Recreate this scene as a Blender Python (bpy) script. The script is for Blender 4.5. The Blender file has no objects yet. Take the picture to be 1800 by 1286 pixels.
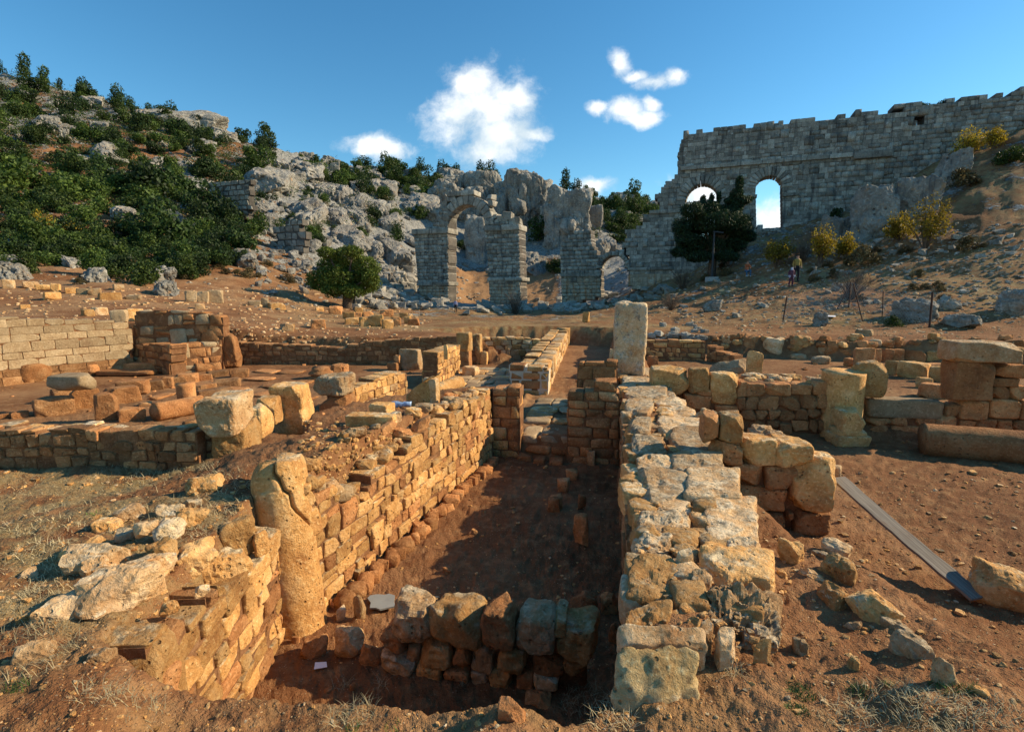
import bpy, math, random
import numpy as np
R = math.radians
random.seed(7); rng = np.random.default_rng(7)
S = bpy.context.scene; COL = S.collection

# ------------------------------------------------------------------ camera
# world frame: origin under the camera on the corridor floor level, +Y along the excavated corridor
F = 900.; YAW = R(11.5); PIT = R(8.4); H = 2.95
cd = bpy.data.cameras.new('camera'); cd.lens = 18; cd.sensor_width = 36; cd.clip_end = 3000; cd.clip_start = .05
cam = bpy.data.objects.new('camera', cd); COL.objects.link(cam)
cam.location = (0, 0, H); cam.rotation_euler = (R(90) - PIT, 0, YAW); S.camera = cam
S.view_settings.view_transform = 'Standard'; S.view_settings.look = 'None'
S.view_settings.exposure = 0.42; S.view_settings.gamma = 1.0
S.cycles.max_bounces = 4; S.cycles.diffuse_bounces = 2; S.cycles.transparent_max_bounces = 4

SUN_AZ, SUN_EL = 70., 28.5          # azimuth clockwise from +Y
sd = bpy.data.lights.new('sun', 'SUN'); sd.energy = 5.0; sd.angle = R(.55); sd.color = (1, .82, .56)
so = bpy.data.objects.new('sun', sd); COL.objects.link(so)
so.rotation_euler = (R(90 - SUN_EL), 0, R(180 - SUN_AZ)); so.location = (30, 10, 30)

# ------------------------------------------------------------------ node helpers
class NT:
    def __init__(s, tree): s.t = tree; s.n = tree.nodes; s.l = tree.links
    def __call__(s, typ, ins=None, **kw):
        n = s.n.new(typ)
        for k, v in kw.items(): setattr(n, k, v)
        for k, v in (ins or {}).items():
            if isinstance(v, bpy.types.NodeSocket): s.l.new(v, n.inputs[k])
            elif isinstance(v, bpy.types.Node): s.l.new(v.outputs[0], n.inputs[k])
            elif isinstance(v, (tuple, list)) and len(v) == 3 and len(n.inputs[k].default_value) == 4: n.inputs[k].default_value = (*v, 1)
            else: n.inputs[k].default_value = v
        return n
    def m(s, op, a, b=None, clamp=False):
        n = s('ShaderNodeMath', {0: a} if b is None else {0: a, 1: b}, operation=op); n.use_clamp = clamp; return n.outputs[0]
    def vm(s, op, a, b=None):
        n = s('ShaderNodeVectorMath', {0: a} if b is None else {0: a, 1: b}, operation=op)
        return n.outputs['Value'] if op in ('DOT_PRODUCT', 'LENGTH') else n.outputs[0]
    def noise(s, vec, scale, detail=4, rough=.55, out='Fac', dist=0.):
        return s('ShaderNodeTexNoise', {'Vector': vec, 'Scale': scale, 'Detail': detail, 'Roughness': rough, 'Distortion': dist}).outputs[out]
    def ss(s, v, a, b, lo=0., hi=1.):
        return s('ShaderNodeMapRange', {'Value': v, 'From Min': a, 'From Max': b, 'To Min': lo, 'To Max': hi}, interpolation_type='SMOOTHSTEP').outputs[0]
    def mix(s, f, a, b, mode='MIX'):
        n = s('ShaderNodeMix', data_type='RGBA', blend_type=mode)
        for i, v in ((0, f), (6, a), (7, b)):
            if isinstance(v, bpy.types.NodeSocket): s.l.new(v, n.inputs[i])
            else: n.inputs[i].default_value = (*v, 1) if isinstance(v, (tuple, list)) else v
        return n.outputs[2]
    def ramp(s, v, stops):
        n = s('ShaderNodeValToRGB', {0: v}); e = n.color_ramp.elements
        while len(e) < len(stops): e.new(.5)
        for q, (p, c) in zip(e, stops): q.position = p; q.color = (*c, 1)
        return n.outputs[0]

# ------------------------------------------------------------------ world: sky + cumulus
W = bpy.data.worlds.new('World'); S.world = W; W.use_nodes = True
w = NT(W.node_tree); w.n.clear()
sky = w('ShaderNodeTexSky', sky_type='NISHITA', sun_disc=False, sun_elevation=R(SUN_EL), sun_rotation=R(SUN_AZ),
        altitude=1100, air_density=1.1, dust_density=.35, ozone_density=2.6)
hs = w('ShaderNodeHueSaturation', {'Saturation': 1.26, 'Value': 1.0, 'Color': sky.outputs[0], 'Fac': 1.})
hs2 = w.mix(1., hs.outputs[0], (.90, 1.06, .95), 'MULTIPLY')
bg1 = w('ShaderNodeBackground', {'Color': hs2, 'Strength': .138})
tc = w('ShaderNodeTexCoord').outputs['Generated']
cy, sy, cp, sp = math.cos(YAW), math.sin(YAW), math.cos(PIT), math.sin(PIT)
fw, rt, up = (-sy * cp, cy * cp, -sp), (cy, sy, 0), (-sy * sp, cy * sp, cp)
df = w.m('MAXIMUM', w.vm('DOT_PRODUCT', tc, fw), .05)
uu = w.m('DIVIDE', w.vm('DOT_PRODUCT', tc, rt), df); vv = w.m('DIVIDE', w.vm('DOT_PRODUCT', tc, up), df)
uv = w('ShaderNodeCombineXYZ', {0: uu, 1: vv, 2: 0.}).outputs[0]      # gnomonic sky chart
wob = w.noise(uv, 9., 5, .6, 'Color')
uvw = w.vm('ADD', uv, w.vm('MULTIPLY', w.vm('SUBTRACT', wob, (.5, .5, .5)), (.06, .05, 0)))
puffs = [(860, 185, 92, 76), (805, 200, 68, 60), (885, 240, 76, 50), (862, 266, 72, 36), (838, 150, 64, 42), (912, 172, 30, 32), (930, 240, 48, 20),
         (1093, 112, 24, 28), (1150, 142, 40, 18), (1185, 138, 26, 16), (1100, 190, 40, 25), (1145, 203, 34, 16), (1148, 182, 20, 15), (1052, 190, 26, 13), (1118, 130, 40, 14), (1125, 207, 50, 16),
         (672, 262, 58, 25), (640, 268, 30, 14), (1052, 324, 38, 18), (1235, 352, 75, 50), (1365, 395, 72, 58), (1330, 420, 60, 40), (660, 255, 60, 26)]
den = None
for (x, y, a, b) in puffs:
    c = w.vm('SUBTRACT', uvw, ((x - 900) / F, (643 - y) / F, 0))
    d = w.m('SUBTRACT', 1., w.vm('LENGTH', w.vm('MULTIPLY', c, (F / a, F / b, 0))))
    den = d if den is None else w('ShaderNodeMath', {0: den, 1: d, 2: .12}, operation='SMOOTH_MAX').outputs[0]
nz = w.noise(uvw, 15., 10, .64)
dd = w.m('ADD', den, w.m('MULTIPLY', w.m('SUBTRACT', nz, .5), 1.9))
alpha = w.m('MULTIPLY', w.ss(dd, -.16, .86), .95)
shade = w.ss(w.m('ADD', w.noise(w.vm('ADD', uvw, (.0, -.02, 3.)), 8., 5, .55), w.m('MULTIPLY', dd, .10)), .38, .62)
ccol = w.mix(shade, (.60, .70, .76), (.96, .98, .98))
bg2 = w('ShaderNodeBackground', {'Color': ccol, 'Strength': .92})
ms = w('ShaderNodeMixShader', {0: alpha, 1: bg1.outputs[0], 2: bg2.outputs[0]})
w('ShaderNodeOutputWorld', {0: ms.outputs[0]})

# ------------------------------------------------------------------ numpy noise
def _h(i, j, k):
    n = (i * 374761393 + j * 668265263 + k * 2147483647 % 1013904223) & 0xffffffff
    n = ((n ^ (n >> 13)) * 1274126177) & 0xffffffff
    n = ((n ^ (n >> 15)) * 2246822519) & 0xffffffff
    return ((n ^ (n >> 16)) & 0xffffff) / 8388607.5 - 1.
def noise(p):
    p = np.asarray(p, float); i = np.floor(p).astype(np.int64); f = p - i; u = f * f * (3 - 2 * f)
    x, y, z = i[..., 0], i[..., 1], i[..., 2] * 7919 + 13
    a, b, c = u[..., 0], u[..., 1], u[..., 2]; z1 = z + 7919
    L = lambda s, t, q: s + (t - s) * q
    return L(L(L(_h(x, y, z), _h(x + 1, y, z), a), L(_h(x, y + 1, z), _h(x + 1, y + 1, z), a), b),
             L(L(_h(x, y, z1), _h(x + 1, y, z1), a), L(_h(x, y + 1, z1), _h(x + 1, y + 1, z1), a), b), c)
def fbm(p, o=4, g=.5):
    t = 0; a = 1.; q = np.asarray(p, float)
    for k in range(o): t = t + a * noise(q); a *= g; q = q * 2.03 + 11.7
    return t
def fbm2(x, y, s, o=4, g=.5, off=0.): return fbm(np.stack([x * s, y * s, np.full_like(x, off)], -1), o, g)
def sstep(a, b, x): t = np.clip((x - a) / (b - a), 0, 1); return t * t * (3 - 2 * t)

# ------------------------------------------------------------------ picture <-> place
def ray(px, py):
    u = (np.asarray(px, float) - 900) / F; v = (643 - np.asarray(py, float)) / F
    f = cp + v * sp; z = -sp + v * cp
    return u * cy - f * sy, u * sy + f * cy, z
def slope(py):
    v = (643 - np.asarray(py, float)) / F
    return (-sp + v * cp) / (cp + v * sp)
def Pz(px, py, z):
    x, y, q = ray(px, py); t = (z - H) / q; return float(x * t), float(y * t)
def Py(px, py, Y):
    x, y, q = ray(px, py); t = Y / y; return float(x * t), float(H + q * t)
def cdepth(x, y): return -x * sy + y * cy
def proj(x, y, z):
    cx = x * cy + y * sy; cf = -x * sy + y * cy; cz = z - H
    d = cf * cp - cz * sp; return 900 + F * cx / d, 643 - F * (cf * sp + cz * cp) / d

# ------------------------------------------------------------------ terrain
prof = {-300: [(16, 560), (24, 520), (40, 430), (80, 240), (135, 75)],
 0: [(16, 566), (22, 548), (28, 512), (38, 470), (60, 348), (95, 215), (145, 126)],
 200: [(18, 566), (24, 545), (30, 515), (42, 475), (65, 372), (100, 245), (142, 168)],
 400: [(18, 575), (24, 558), (34, 528), (45, 492), (70, 400), (105, 285), (140, 222)],
 600: [(19, 588), (26, 572), (40, 548), (55, 528), (72, 470), (100, 370), (150, 285)],
 740: [(20, 590), (26, 573), (60, 549), (76, 534), (92, 460), (115, 390), (155, 305)],
 830: [(20, 590), (26, 571), (60, 550), (80, 540), (100, 490), (118, 430), (150, 340), (160, 318)],
 950: [(20, 590), (26, 571), (60, 550), (78, 540), (100, 480), (122, 400), (150, 325)],
 1050: [(20, 590), (26, 570), (55, 545), (74, 527), (95, 460), (130, 375), (165, 345)],
 1140: [(20, 592), (25, 573), (45, 540), (64, 505), (95, 450), (130, 385), (165, 355)],
 1210: [(20, 595), (25, 575), (40, 535), (55, 497), (62, 480), (72, 470), (110, 440), (165, 425)],
 1300: [(19, 598), (24, 578), (36, 528), (44, 490), (52, 455), (58, 435), (70, 428), (110, 415), (165, 408)],
 1380: [(19, 600), (24, 580), (32, 525), (38, 490), (46, 445), (56, 412), (70, 408), (110, 404), (165, 400)],
 1500: [(18, 604), (23, 585), (28, 545), (36, 480), (44, 425), (53, 385), (60, 370), (100, 330)],
 1650: [(17, 608), (22, 588), (26, 545), (31, 492), (38, 410), (46, 320), (52, 272), (62, 245), (100, 235)],
 1800: [(16, 612), (21, 590), (25, 545), (29, 490), (36, 385), (43, 290), (48, 225), (56, 190), (100, 160)],
 2100: [(15, 615), (20, 590), (26, 500), (36, 340), (46, 200), (60, 120), (100, 90)]}
DG = np.geomspace(10, 900, 90); PXG = np.arange(-700, 2500, 10.)
cols = sorted(prof); zc = []
for c in cols:
    d = np.array([q[0] for q in prof[c]], float); y = np.array([q[1] for q in prof[c]], float)
    z = H + DG * slope(np.interp(np.log(DG), np.log(d), y))
    zl = H + d[-1] * slope(y[-1]); far = DG > d[-1]; z[far] = zl - .05 * (DG[far] - d[-1]); zc.append(z)
zc = np.array(zc)
ZG = np.stack([np.interp(PXG, cols, zc[:, k]) for k in range(len(DG))], 1)
ker = np.hanning(11); ker /= ker.sum()
ZG = np.stack([np.convolve(np.pad(ZG[:, k], 5, mode='edge'), ker, 'valid') for k in range(len(DG))], 1)
AZC = R(54)
def zfar(az, r):
    a = np.clip(az, -AZC, AZC); dep = np.clip(r * np.cos(a), 10, 899); px = 900 + F * 1.011 * np.tan(a)
    i = np.clip((px - PXG[0]) / 10, 0, len(PXG) - 1.001); j = np.clip(np.log(dep / 10) / math.log(90) * 89, 0, 88.999)
    i0 = i.astype(int); j0 = j.astype(int); fi = i - i0; fj = j - j0
    z = (ZG[i0, j0] * (1 - fi) + ZG[i0 + 1, j0] * fi) * (1 - fj) + (ZG[i0, j0 + 1] * (1 - fi) + ZG[i0 + 1, j0 + 1] * fi) * fj
    b = sstep(R(70), R(125), np.abs(az)); return z * (1 - b) + 1.2 * b
# ground levels outside the cuts: (x, y, z)
ctrl = np.array([(0, 0, 1.3), (-.35, 1.7, 1.19), (-.8, 1.92, 1.02), (-1.6, 1.82, 1.04), (0, 2.0, 1.0), (-5, 4.5, .88), (-6.5, 4.2, .88), (-8, 3.8, .9), (1.0, 1.6, 1.25), (1.6, 2.1, 1.2), (-2.3, 1.3, 1.27), (-3.7, 2.2, 1.22), (-3.8, 3.1, 1.17), (-4.5, 4.0, 1.02),
  (-3.2, 4.1, 1.22), (-6.3, 3.6, 1.0), (-9, 3, 1.05), (-12, 4, 1.1), (-3.05, 5, 1.3), (-3.05, 6.3, 1.32), (-2.75, 7.6, 1.22), (-3.6, 6.2, 1.15), (-5, -1, 1.35), (4, -1, 1.2), (0, -4, 1.4),
  (-5.3, 26, 1.2), (0, 27, 1.2), (2.9, 24, 1.2), (7, 22, 1.2), (14, 21, 1.25), (-10.5, 18.6, 1.2), (-17, 17.5, 1.75), (-21, 14, 1.9), (-20, 9, 1.7), (-20, 23, 1.4),
  (.35, 2.0, 1.02), (.85, 2.5, 1.05), (.6, 4, 1.06), (.5, 7, .95), (.5, 10, .95), (1.45, 3.4, .98), (1.2, 4.6, .85), (18, 12, 1.3), (12, 4, 1.2), (6, 1.0, 1.1), (2.6, 1.6, 1.15), (20, 3, 1.6)])
def znear(x, y):
    num = 0; den_ = 0
    for cx, cyy, cz in ctrl:
        wt = 1. / (((x - cx) ** 2 + (y - cyy) ** 2) + .05) ** 1.7; num = num + wt * cz; den_ = den_ + wt
    return num / den_
def sdf(x, y, poly):
    P = np.array(poly); d = np.full_like(x, 1e9); ins = np.zeros(x.shape, bool)
    for k in range(len(P)):
        a = P[k]; b = P[(k + 1) % len(P)]; e = b - a; t = np.clip(((x - a[0]) * e[0] + (y - a[1]) * e[1]) / (e @ e), 0, 1)
        d = np.minimum(d, (x - a[0] - t * e[0]) ** 2 + (y - a[1] - t * e[1]) ** 2)
        c = ((a[1] > y) != (b[1] > y)) & (x < (b[0] - a[0]) * (y - a[1]) / (b[1] - a[1] + 1e-12) + a[0]); ins ^= c
    d = np.sqrt(d); return np.where(ins, -d, d)
cuts = [  # polygon, floor level, soft edge, edge noise
 ([(1.15, 5.75), (1.6, 4.4), (1.95, 3.2), (2.35, 2.55), (3.4, 2.2), (6, 2.4), (9.2, 4), (9.4, 10.3), (.7, 10.4), (.75, 6)], .35, .55, .12),
 ([(.7, 9.9), (9, 9.9), (13.5, 11.5), (15.5, 19.6), (7, 20.2), (2.5, 22.2), (.6, 22.4)], .5, .30, .15),
 ([(-3.75, 5.3), (-4.6, 5.1), (-6, 4.85), (-7.5, 4.6), (-11, 4.4), (-17.5, 8), (-18.5, 15.0), (-14.0, 16.5), (-4.9, 18.3), (-1.9, 18.3), (-1.9, 9.3), (-2.45, 9.2), (-3.2, 8.5), (-3.9, 7.6), (-4.3, 6.6)], .3, .30, .12),
 ([(-2.2, 8.65), (.1, 8.65), (.15, 24.5), (-2.6, 25.2), (-6.2, 24.2), (-8.4, 22.4), (-4.6, 17.9), (-2.4, 17.6)], .36, .30, .15),
 ([(-2.95, 3.65), (-2.7, 2.6), (-2.55, 1.9), (-2.2, 1.82), (-1.7, 1.92), (-.9, 2.0), (-.2, 2.06), (.12, 2.25), (.3, 2.5), (.5, 2.7), (.5, 8.9), (-2.15, 8.9), (-2.35, 8.3), (-2.85, 4.5)], .0, .14, .04)]
def ztotal(x, y, az, r):
    zf = zfar(az, r); dep = r * np.cos(np.clip(az, -AZC, AZC)); wf = sstep(17, 25, dep)
    nr = r < 34; z = zf.copy()
    xn, yn = x[nr], y[nr]; zn = znear(xn, yn); e = fbm2(xn, yn, 1.1, 3, .5, 5.)
    zn = zn + .05 * fbm2(xn, yn, .55, 3) + .025 * fbm2(xn, yn, 2.6, 3, .5, 3.)
    z[nr] = zn * (1 - wf[nr]) + zf[nr] * wf[nr]
    zz = z[nr]; cut = np.zeros_like(zz)
    for poly, lev, soft, en in cuts:
        s = sdf(xn, yn, poly) + en * e
        m = 1 - sstep(-soft, soft * .15, s)
        zz = zz * (1 - m) + np.minimum(zz, lev + .02 * fbm2(xn, yn, 1.2, 3, .5, 9.)) * m; cut = np.maximum(cut, m)
    z[nr] = zz
    # hillside relief
    hill = sstep(26, 60, dep) * (np.abs(az) < R(80))
    n1 = fbm2(x, y, .055, 5, .55, 1.); n2 = fbm2(x, y, .22, 4, .55, 4.)
    rid = 1 - np.abs(n1)
    z = z + hill * (1.0 * n1 + .55 * n2 * (dep > 20)) * np.clip(dep / 90, .15, 1.2)
    z = z + sstep(18, 40, dep) * (.10 + .10 * (az > .3)) * fbm2(x, y, .7, 4, .6, 2.)
    return z, (nr, cut, n1, n2)
azs = np.concatenate([np.linspace(-math.pi, R(-58), 45)[:-1], np.linspace(R(-58), R(58), 800), np.linspace(R(58), math.pi, 45)[1:]])
rs = np.concatenate([[.02], np.geomspace(.7, 420, 640), [520, 700, 1000, 1600]])
AZ, RR = np.meshgrid(azs, rs, indexing='ij')
CX, CF = RR * np.sin(AZ), RR * np.cos(AZ)
TX, TY = CX * cy - CF * sy, CX * sy + CF * cy
TZ, (nr_, cut_, n1_, n2_) = ztotal(TX, TY, AZ, RR)
# soil roughness close to the camera
nn = RR < 16
TZ[nn] += (.016 * fbm2(TX[nn], TY[nn], 9, 3, .55, 6.) + .008 * fbm2(TX[nn], TY[nn], 34, 2, .5, 7.)) * sstep(.2, 1., RR[nn])
def Hf(x, y):
    x = np.atleast_1d(np.asarray(x, float)); y = np.atleast_1d(np.asarray(y, float))
    cx = x * cy + y * sy; cf = -x * sy + y * cy; r = np.hypot(cx, cf); a = np.arctan2(cx, cf)
    i = np.clip(np.interp(a, azs, np.arange(len(azs))), 0, len(azs) - 1.001); j = np.clip(np.interp(r, rs, np.arange(len(rs))), 0, len(rs) - 1.001)
    i0 = i.astype(int); j0 = j.astype(int); fi = i - i0; fj = j - j0
    return (TZ[i0, j0] * (1 - fi) + TZ[i0 + 1, j0] * fi) * (1 - fj) + (TZ[i0, j0 + 1] * (1 - fi) + TZ[i0 + 1, j0 + 1] * fi) * fj
def hf(x, y): return float(Hf(x, y)[0])
def G(px, py):
    """ground point seen at a picture position"""
    x, y, q = (float(v) for v in ray(px, py)); hr = math.hypot(x, y); sl = q / hr
    a = math.atan2(x * cy + y * sy, -x * sy + y * cy)
    i = min(max(float(np.interp(a, azs, np.arange(len(azs)))), 0), len(azs) - 1.001); i0 = int(i); f = i - i0
    z = TZ[i0] * (1 - f) + TZ[i0 + 1] * f
    ok = np.where((z - H) / rs >= sl)[0]; ok = ok[ok > 3]
    if len(ok) == 0: return None
    k = ok[0]; s0 = (z[k - 1] - H) / rs[k - 1]; s1 = (z[k] - H) / rs[k]; t = min(max((sl - s0) / (s1 - s0 + 1e-12), 0), 1); r = rs[k - 1] + t * (rs[k] - rs[k - 1])
    return x / hr * r, y / hr * r, H + sl * r

# ------------------------------------------------------------------ materials (colours are base colours)
def newmat(name):
    m = bpy.data.materials.new(name); m.use_nodes = True; t = NT(m.node_tree); t.n.clear(); return m, t
def finish(t, col, rough=.9, bump=None, bs=.4, bd=.02, spec=.25, extra=None):
    p = t('ShaderNodeBsdfPrincipled', {'Base Color': col, 'Roughness': rough, 'Specular IOR Level': spec})
    if bump is not None:
        t.l.new(t('ShaderNodeBump', {'Height': bump, 'Strength': bs, 'Distance': bd}).outputs[0], p.inputs['Normal'])
    out = p.outputs[0]
    if extra is not None: out = t('ShaderNodeMixShader', {0: extra[0], 1: out, 2: extra[1]}).outputs[0]
    t('ShaderNodeOutputMaterial', {0: out})
def rnd(t):
    return t.m('FRACT', t.m('ADD', t('ShaderNodeObjectInfo').outputs['Random'], t('ShaderNodeNewGeometry').outputs['Random Per Island']))
def stone_mat(name, c0, c1, c2, lichen=None, lich=(.50, .68), sc=1., bs=.55, bd=.02, var=.30, spots=None, soil=.35, up=True, streak=None):
    m, t = newmat(name); g = t('ShaderNodeNewGeometry'); pos = g.outputs['Position']; r = rnd(t)
    off = t.vm('ADD', pos, t('ShaderNodeCombineXYZ', {0: t.m('MULTIPLY', r, 37.), 1: 0., 2: t.m('MULTIPLY', r, 11.)}).outputs[0])
    n = t.noise(off, 3.2 * sc, 5, .64)
    col = t.ramp(n, [(.28, c0), (.5, c1), (.72, c2)])
    fine = t.noise(off, 30 * sc, 5, .75)
    col = t.mix(t.ss(fine, .50, .72, 0, .55), col, tuple(min(1, q * 1.55 + .04) for q in c2))
    col = t.mix(t.ss(fine, .46, .28, 0, .6), col, tuple(q * .42 for q in c0))
    vo = t('ShaderNodeTexVoronoi', {'Vector': off, 'Scale': 19 * sc, 'Randomness': 1.}, feature='F1').outputs['Distance']
    pit = t.ss(vo, .10, .26)
    pn = t.ss(t.noise(off, 6 * sc, 3), .48, .62)
    pitm = t.m('MULTIPLY', t.m('SUBTRACT', 1., pit), pn)
    col = t.mix(t.m('MULTIPLY', pitm, .55), col, tuple(q * .3 for q in c0))
    if soil: col = t.mix(t.ss(t.noise(pos, 1.7 * sc, 5, .6), .5, .75, 0, soil), col, (.20, .085, .035))
    if streak:
        sv = t.vm('MULTIPLY', pos, (1.6, 1.6, .16)); col = t.mix(t.ss(t.noise(sv, 1.4, 5, .6), .52, .68, 0, .75), col, streak)
    if lichen:
        ln = t.noise(off, 4.2 * sc, 5, .72)
        if up:
            nz = t('ShaderNodeSeparateXYZ', {0: g.outputs['Normal']}).outputs[2]
            ln = t.m('ADD', ln, t.m('MULTIPLY', t.m('SUBTRACT', nz, .55), .22))
        lc = t.mix(t.ss(t.noise(off, 16 * sc, 5, .65), .42, .6), lichen, tuple(q * .38 for q in lichen))
        col = t.mix(t.ss(ln, *lich), col, lc)
    if spots:
        sp_ = t.ss(t.noise(off, 11 * sc, 4, .6), .60, .68); col = t.mix(t.m('MULTIPLY', sp_, .75), col, spots)
    val = t.ss(r, 0., 1., 1 - var, 1 + var)
    col = t.mix(1., col, t('ShaderNodeCombineColor', {0: val, 1: val, 2: val}).outputs[0], 'MULTIPLY')
    b = t.m('ADD', t.m('MULTIPLY', n, 1.6), t.m('ADD', fine, t.m('MULTIPLY', pitm, -1.1)))
    finish(t, col, .92, b, bs, bd / sc); return m
M = {}
M['warm'] = stone_mat('ochre_limestone', (.38, .165, .05), (.60, .31, .10), (.72, .45, .20), lichen=(.74, .56, .33), lich=(.57, .71), bs=1., bd=.03, soil=.4)
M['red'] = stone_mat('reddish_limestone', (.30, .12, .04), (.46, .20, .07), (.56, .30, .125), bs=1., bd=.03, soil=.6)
M['mud_shade'] = stone_mat('soil_stained_shade_dark_limestone', (.18, .08, .03), (.30, .145, .055), (.46, .27, .125), bs=.9, soil=.55, var=.35)  # soil-stained stone, browns deepened to paint in the shade of dim wall faces
M['pale'] = stone_mat('weathered_white_limestone', (.40, .19, .07), (.58, .35, .16), (.66, .50, .31), lichen=(.78, .61, .39), lich=(.53, .68), bs=1., bd=.03, soil=.45)
M['honey'] = stone_mat('pitted_honey_limestone', (.40, .21, .07), (.62, .42, .18), (.74, .56, .31), lichen=(.80, .66, .43), lich=(.52, .66), bs=1., bd=.03, soil=.2, spots=(.26, .17, .08), up=False)
M['tan'] = stone_mat('tan_ashlar', (.27, .175, .09), (.36, .25, .135), (.44, .33, .20), sc=.7, bs=.4, soil=.3, var=.2)
M['post'] = stone_mat('lichened_post_stone', (.36, .20, .08), (.52, .36, .19), (.62, .50, .33), lichen=(.54, .49, .38), lich=(.50, .66), bs=.9, bd=.03, soil=.12, up=False, spots=(.13, .12, .10))
M['grey'] = stone_mat('grey_limestone', (.14, .122, .095), (.30, .268, .212), (.43, .395, .325), sc=.28, bs=.8, bd=.03, soil=.10, var=.18, spots=(.50, .49, .45))
M['cliff'] = stone_mat('cliff_limestone', (.105, .098, .084), (.27, .25, .21), (.43, .405, .345), sc=.11, bs=.9, bd=.035, soil=.16, var=.14, streak=(.10, .10, .10), spots=(.44, .27, .14))
M['aq'] = stone_mat('aqueduct_ashlar', (.14, .122, .095), (.29, .265, .215), (.42, .39, .325), sc=.35, bs=.6, bd=.03, soil=.14, var=.30, spots=(.46, .45, .41), streak=(.10, .098, .09))
M['aqbase'] = stone_mat('aqueduct_base_ashlar', (.30, .23, .15), (.42, .34, .24), (.52, .45, .34), sc=.25, bs=.5, bd=.03, soil=.08, var=.16, streak=(.42, .20, .08))
M['aqdark'] = stone_mat('aqueduct_joint_fill', (.07, .06, .05), (.10, .09, .075), (.14, .12, .1), sc=.4, soil=.2)
M['mortar'] = stone_mat('earth_mortar', (.13, .055, .022), (.20, .09, .036), (.30, .16, .075), sc=1.8, bs=.8, soil=.0, var=.05)
M['cement'] = stone_mat('pale_cement', (.50, .40, .28), (.60, .50, .36), (.66, .57, .43), sc=1.5, bs=.4, soil=.1, var=.05)

def simple(name, c, rough=.7, var=.1, scale=20, spec=.3, metal=0.):
    m, t = newmat(name); pos = t('ShaderNodeNewGeometry').outputs['Position']
    n = t.noise(pos, scale, 4, .6); col = t.mix(t.ss(n, .3, .7), tuple(q * (1 - var * 2) for q in c), tuple(min(1, q * (1 + var)) for q in c))
    finish(t, col, rough, n, .15, .005, spec); return m
M['iron'] = simple('rusty_iron', (.075, .04, .028), .8, .3, 30)
M['wire'] = simple('galvanised_wire', (.30, .30, .30), .6, .1, 30)
M['pole'] = simple('grey_painted_pole', (.045, .05, .055), .6, .1, 10)
M['concrete'] = simple('concrete', (.45, .44, .41), .9, .12, 12)
M['paper'] = simple('white_paper', (.80, .80, .82), .7, .02, 8)
M['slate'] = simple('grey_sheet', (.26, .27, .26), .6, .05, 8)
M['bottle'] = simple('crushed_bottle', (.30, .42, .62), .3, .2, 30)
M['bark'] = simple('bark', (.11, .075, .05), .95, .35, 9)
M['twig'] = simple('dry_twig', (.17, .125, .09), .95, .25, 3)
M['straw'] = simple('dry_straw', (.50, .40, .22), .9, .25, 1.4)
M['blade'] = simple('green_grass_blade', (.10, .19, .035), .8, .3, 3)
def wood_mat():
    m, t = newmat('weathered_plank'); tc_ = t('ShaderNodeTexCoord').outputs['Object']
    v = t.vm('MULTIPLY', tc_, (26, .7, 26)); n = t.noise(v, 2.2, 6, .6); n2 = t.noise(tc_, 2.2, 4, .6)
    col = t.ramp(n, [(.3, (.11, .09, .07)), (.5, (.19, .16, .125)), (.7, (.29, .25, .20))])
    col = t.mix(t.ss(n2, .52, .7, 0, .7), col, (.15, .085, .05)); finish(t, col, .85, n, .5, .004); return m
M['plank'] = wood_mat()
def leaf_mat(name, dark, mid, light, tl=.3):
    m, t = newmat(name); g = t('ShaderNodeNewGeometry'); r = g.outputs['Random Per Island']; o = t('ShaderNodeObjectInfo').outputs['Random']
    col = t.ramp(t.m('ADD', t.m('MULTIPLY', r, .7), t.m('MULTIPLY', t.noise(g.outputs['Position'], .8, 3), .4)), [(.25, dark), (.55, mid), (.9, light)])
    v = t.ss(o, 0, 1, .65, 1.3); col = t.mix(1., col, t('ShaderNodeCombineColor', {0: v, 1: v, 2: t.m('MULTIPLY', v, .95)}).outputs[0], 'MULTIPLY')
    tr = t('ShaderNodeBsdfTranslucent', {'Color': col}); finish(t, col, .62, spec=.3, extra=(tl, tr.outputs[0])); return m
M['leafd'] = leaf_mat('dark_evergreen_leaf', (.014, .030, .008), (.032, .062, .014), (.062, .105, .022))
M['leafm'] = leaf_mat('mid_green_leaf', (.030, .055, .010), (.062, .105, .018), (.115, .165, .03))
M['leaft'] = leaf_mat('carob_leaf', (.045, .07, .010), (.085, .12, .018), (.15, .18, .03))
M['leafc'] = leaf_mat('conifer_needle', (.018, .042, .018), (.036, .075, .030), (.070, .125, .045), .2)
M['leafy'] = leaf_mat('yellow_autumn_leaf', (.14, .10, .01), (.34, .25, .02), (.52, .38, .04), .4)
M['leafb'] = leaf_mat('brownish_leaf', (.06, .045, .02), (.11, .085, .035), (.17, .13, .055), .2)

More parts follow.
